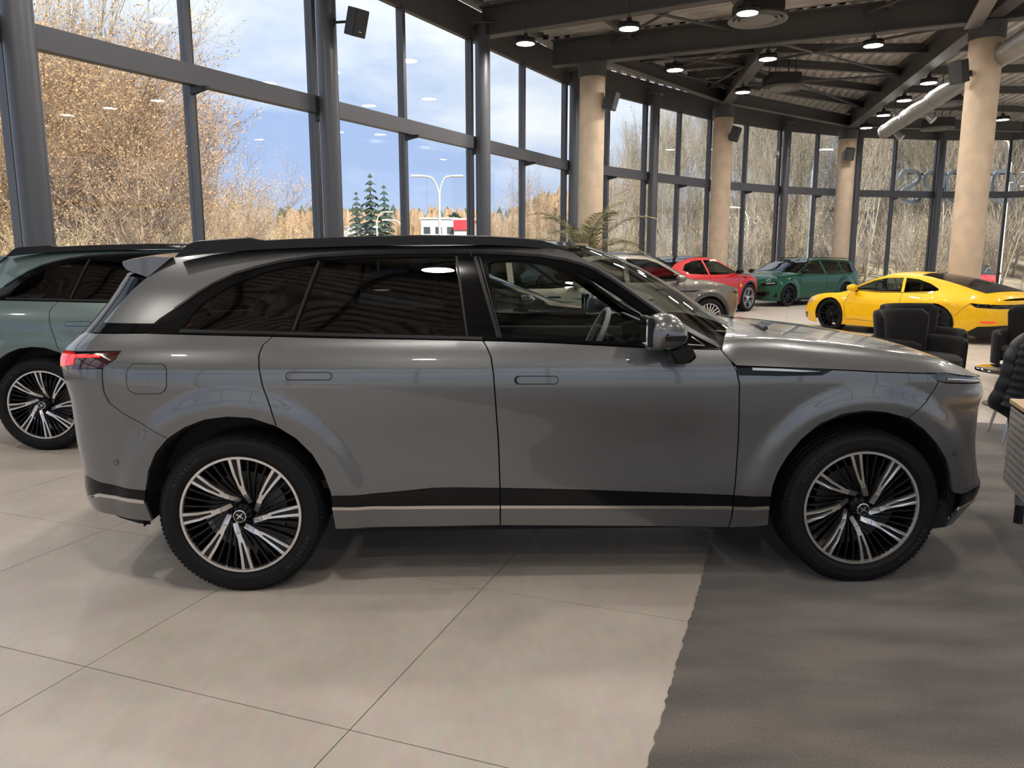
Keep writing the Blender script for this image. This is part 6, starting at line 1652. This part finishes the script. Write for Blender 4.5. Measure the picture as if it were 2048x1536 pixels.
def far_wood():
    rnd = random.Random(9); mb = MB(); b2 = MB()
    for k in range(900):
        px = rnd.uniform(560, 1250); D = rnd.uniform(190, 300); p = at_y(px, 480, D); H = rnd.uniform(11, 17) * (D / 240); r = H * .16; z = hz(p.x, p.y) - 1
        tgt = mb if (rnd.random() < .6 and D > 230) else b2
        n = 6; vs = [(p.x + r * math.cos(2 * PI * i / n), p.y + r * math.sin(2 * PI * i / n), z + H * .3 + rnd.uniform(-1, 1)) for i in range(n)] + [(p.x + r * .7 * math.cos(2 * PI * i / n + .4), p.y + r * .7 * math.sin(2 * PI * i / n + .4), z + H * .72 + rnd.uniform(-.8, .8)) for i in range(n)] + [(p.x, p.y, z + H), (p.x, p.y, z)]
        fs = [(i, (i + 1) % n, n + (i + 1) % n, n + i) for i in range(n)] + [(n + i, n + (i + 1) % n, 2 * n) for i in range(n)] + [((i + 1) % n, i, 2 * n + 1) for i in range(n)]
        tgt.add(vs, fs)
    o = mb.build('distant_pine_wood', M_PINE); tag(o, 'dark line of distant pine woods on the horizon', 'woods', kind='stuff')
    o = b2.build('distant_bare_wood', mat('far_bare', (.30, .20, .12), .95, noise=(.35, .35, 5))); tag(o, 'brown distant bare woods below the pine line', 'woods', kind='stuff')
far_wood()
# buildings beyond the road
M_BW = mat('building_white', (.72, .72, .70), .7); M_BG = mat('building_grey', (.42, .43, .45), .6); M_RB = mat('red_band', (.75, .03, .05), .5); M_BGL = mat('building_window', (.05, .06, .08), .1, coat=.5)
def building(px0, px1, ytop, D, h_extra, m, label, band=None, rows=1):
    a, b = at_y(px0, ytop, D), at_y(px1, ytop, D); z0 = hz(a.x, D); e = empty('low_building', ((a.x + b.x) / 2, D, z0), 0, label, 'building'); w = b.x - a.x; H = a.z - z0
    MB().box((0, 4, H / 2), (w, 8, H)).build('wall', m, e); MB().box((0, 4, H + .1), (w + .4, 8.4, .25)).build('roof', M_BG, e)
    if band: MB().box((0, -.06, H - band / 2), (w + .2, .3, band)).build('fascia_band', M_RB, e)
    n = max(3, int(w / 1.6))
    for r in range(rows):
        for i in range(n):
            x = -w / 2 + w * (i + .5) / n; f = MB().box((x, -.03, H - 1.6 - r * 2.8 - (band or 0)), (w / n * .7, .10, 1.2)).build('window', M_BW, e); MB().box((x, -.07, H - 1.6 - r * 2.8 - (band or 0)), (w / n * .58, .06, 1.0)).build('pane', M_BGL, f)
building(842, 912, 438, 112, 0, M_BW, 'low white building with a row of windows beyond the road', None, 2)
building(908, 948, 440, 104, 0, M_BG, 'grey building with a bright red fascia band beyond the road', 1.3, 1)
building(640, 668, 452, 100, 0, M_BW, 'small white building half hidden by the thicket beside the steel column', None, 1)
building(690, 760, 455, 128, 0, M_BW, 'pale low building behind the spruce pair', None, 1)
# street lamps
M_POLE = mat('lamp_pole', (.62, .64, .63), .45, .5)
def street(px, ytop, D, label, arms, r=.07, lean=1.0):
    p = at_y(px, ytop, D); z0 = hz(p.x, p.y); H = p.z - z0; e = empty('street_lamp', (p.x, p.y, z0), 0, label, 'street lamp')
    MB().cyl((0, 0, 0), (0, 0, H * .86), r * 1.3, r, n=12).build('pole', M_POLE, e, smooth=40)
    for d, Lh in arms:
        pts = catmull([(0, 0, H * .82), (d * Lh * .12, 0, H * .91), (d * Lh * .45, 0, H * .985), (d * Lh, 0, H)], 6); MB().tube(pts, r * .75, 8).build('arm', M_POLE, e, smooth=60)
        h = MB(); h.box((d * (Lh + .28), 0, H), (.65, .24, .12)); bevel(h.build('lamp_head', M_BG, e), .03, 2)
street(878, 352, 44, 'two-armed white street lamp beyond the straight glazing', ((-1, .95), (1, .75)), .075)
street(753, 424, 70, 'single-arm street lamp in front of the spruce pair', ((1, .9),), .07); street(805, 440, 62, 'curved single-arm street lamp right of the spruce pair', ((-1, 1.0),), .07)
street(1497, 415, 44, 'curved street lamp behind the green estate windscreen', ((-1, .8),), .07); street(1629, 300, 42, 'tall pale street lamp left of the third concrete pillar', ((1, .35),), .10)
street(2024, 280, 40, 'tall street lamp at the right edge beyond the glazing', ((-1, .5),), .10); street(1745, 385, 50, 'pale lamp post between the third and the thick pillar', ((1, .3),), .09)
# guard rail by the road
def guard():
    a, b = at_y(1205, 535, 39), at_y(1480, 531, 47); e = empty('guard_rail', (0, 0, 0), 0, 'pale road guard rail outside, behind the red SUV', 'guard rail')
    MB().bar(a, b, .05, .3).build('rail', M_POLE, e)
    for t in np.linspace(0, 1, 9):
        q = a + (b - a) * t; MB().cyl((q.x, q.y + .08, hz(q.x, q.y)), (q.x, q.y + .08, q.z), .05, n=8).build('post', M_POLE, e)
guard()
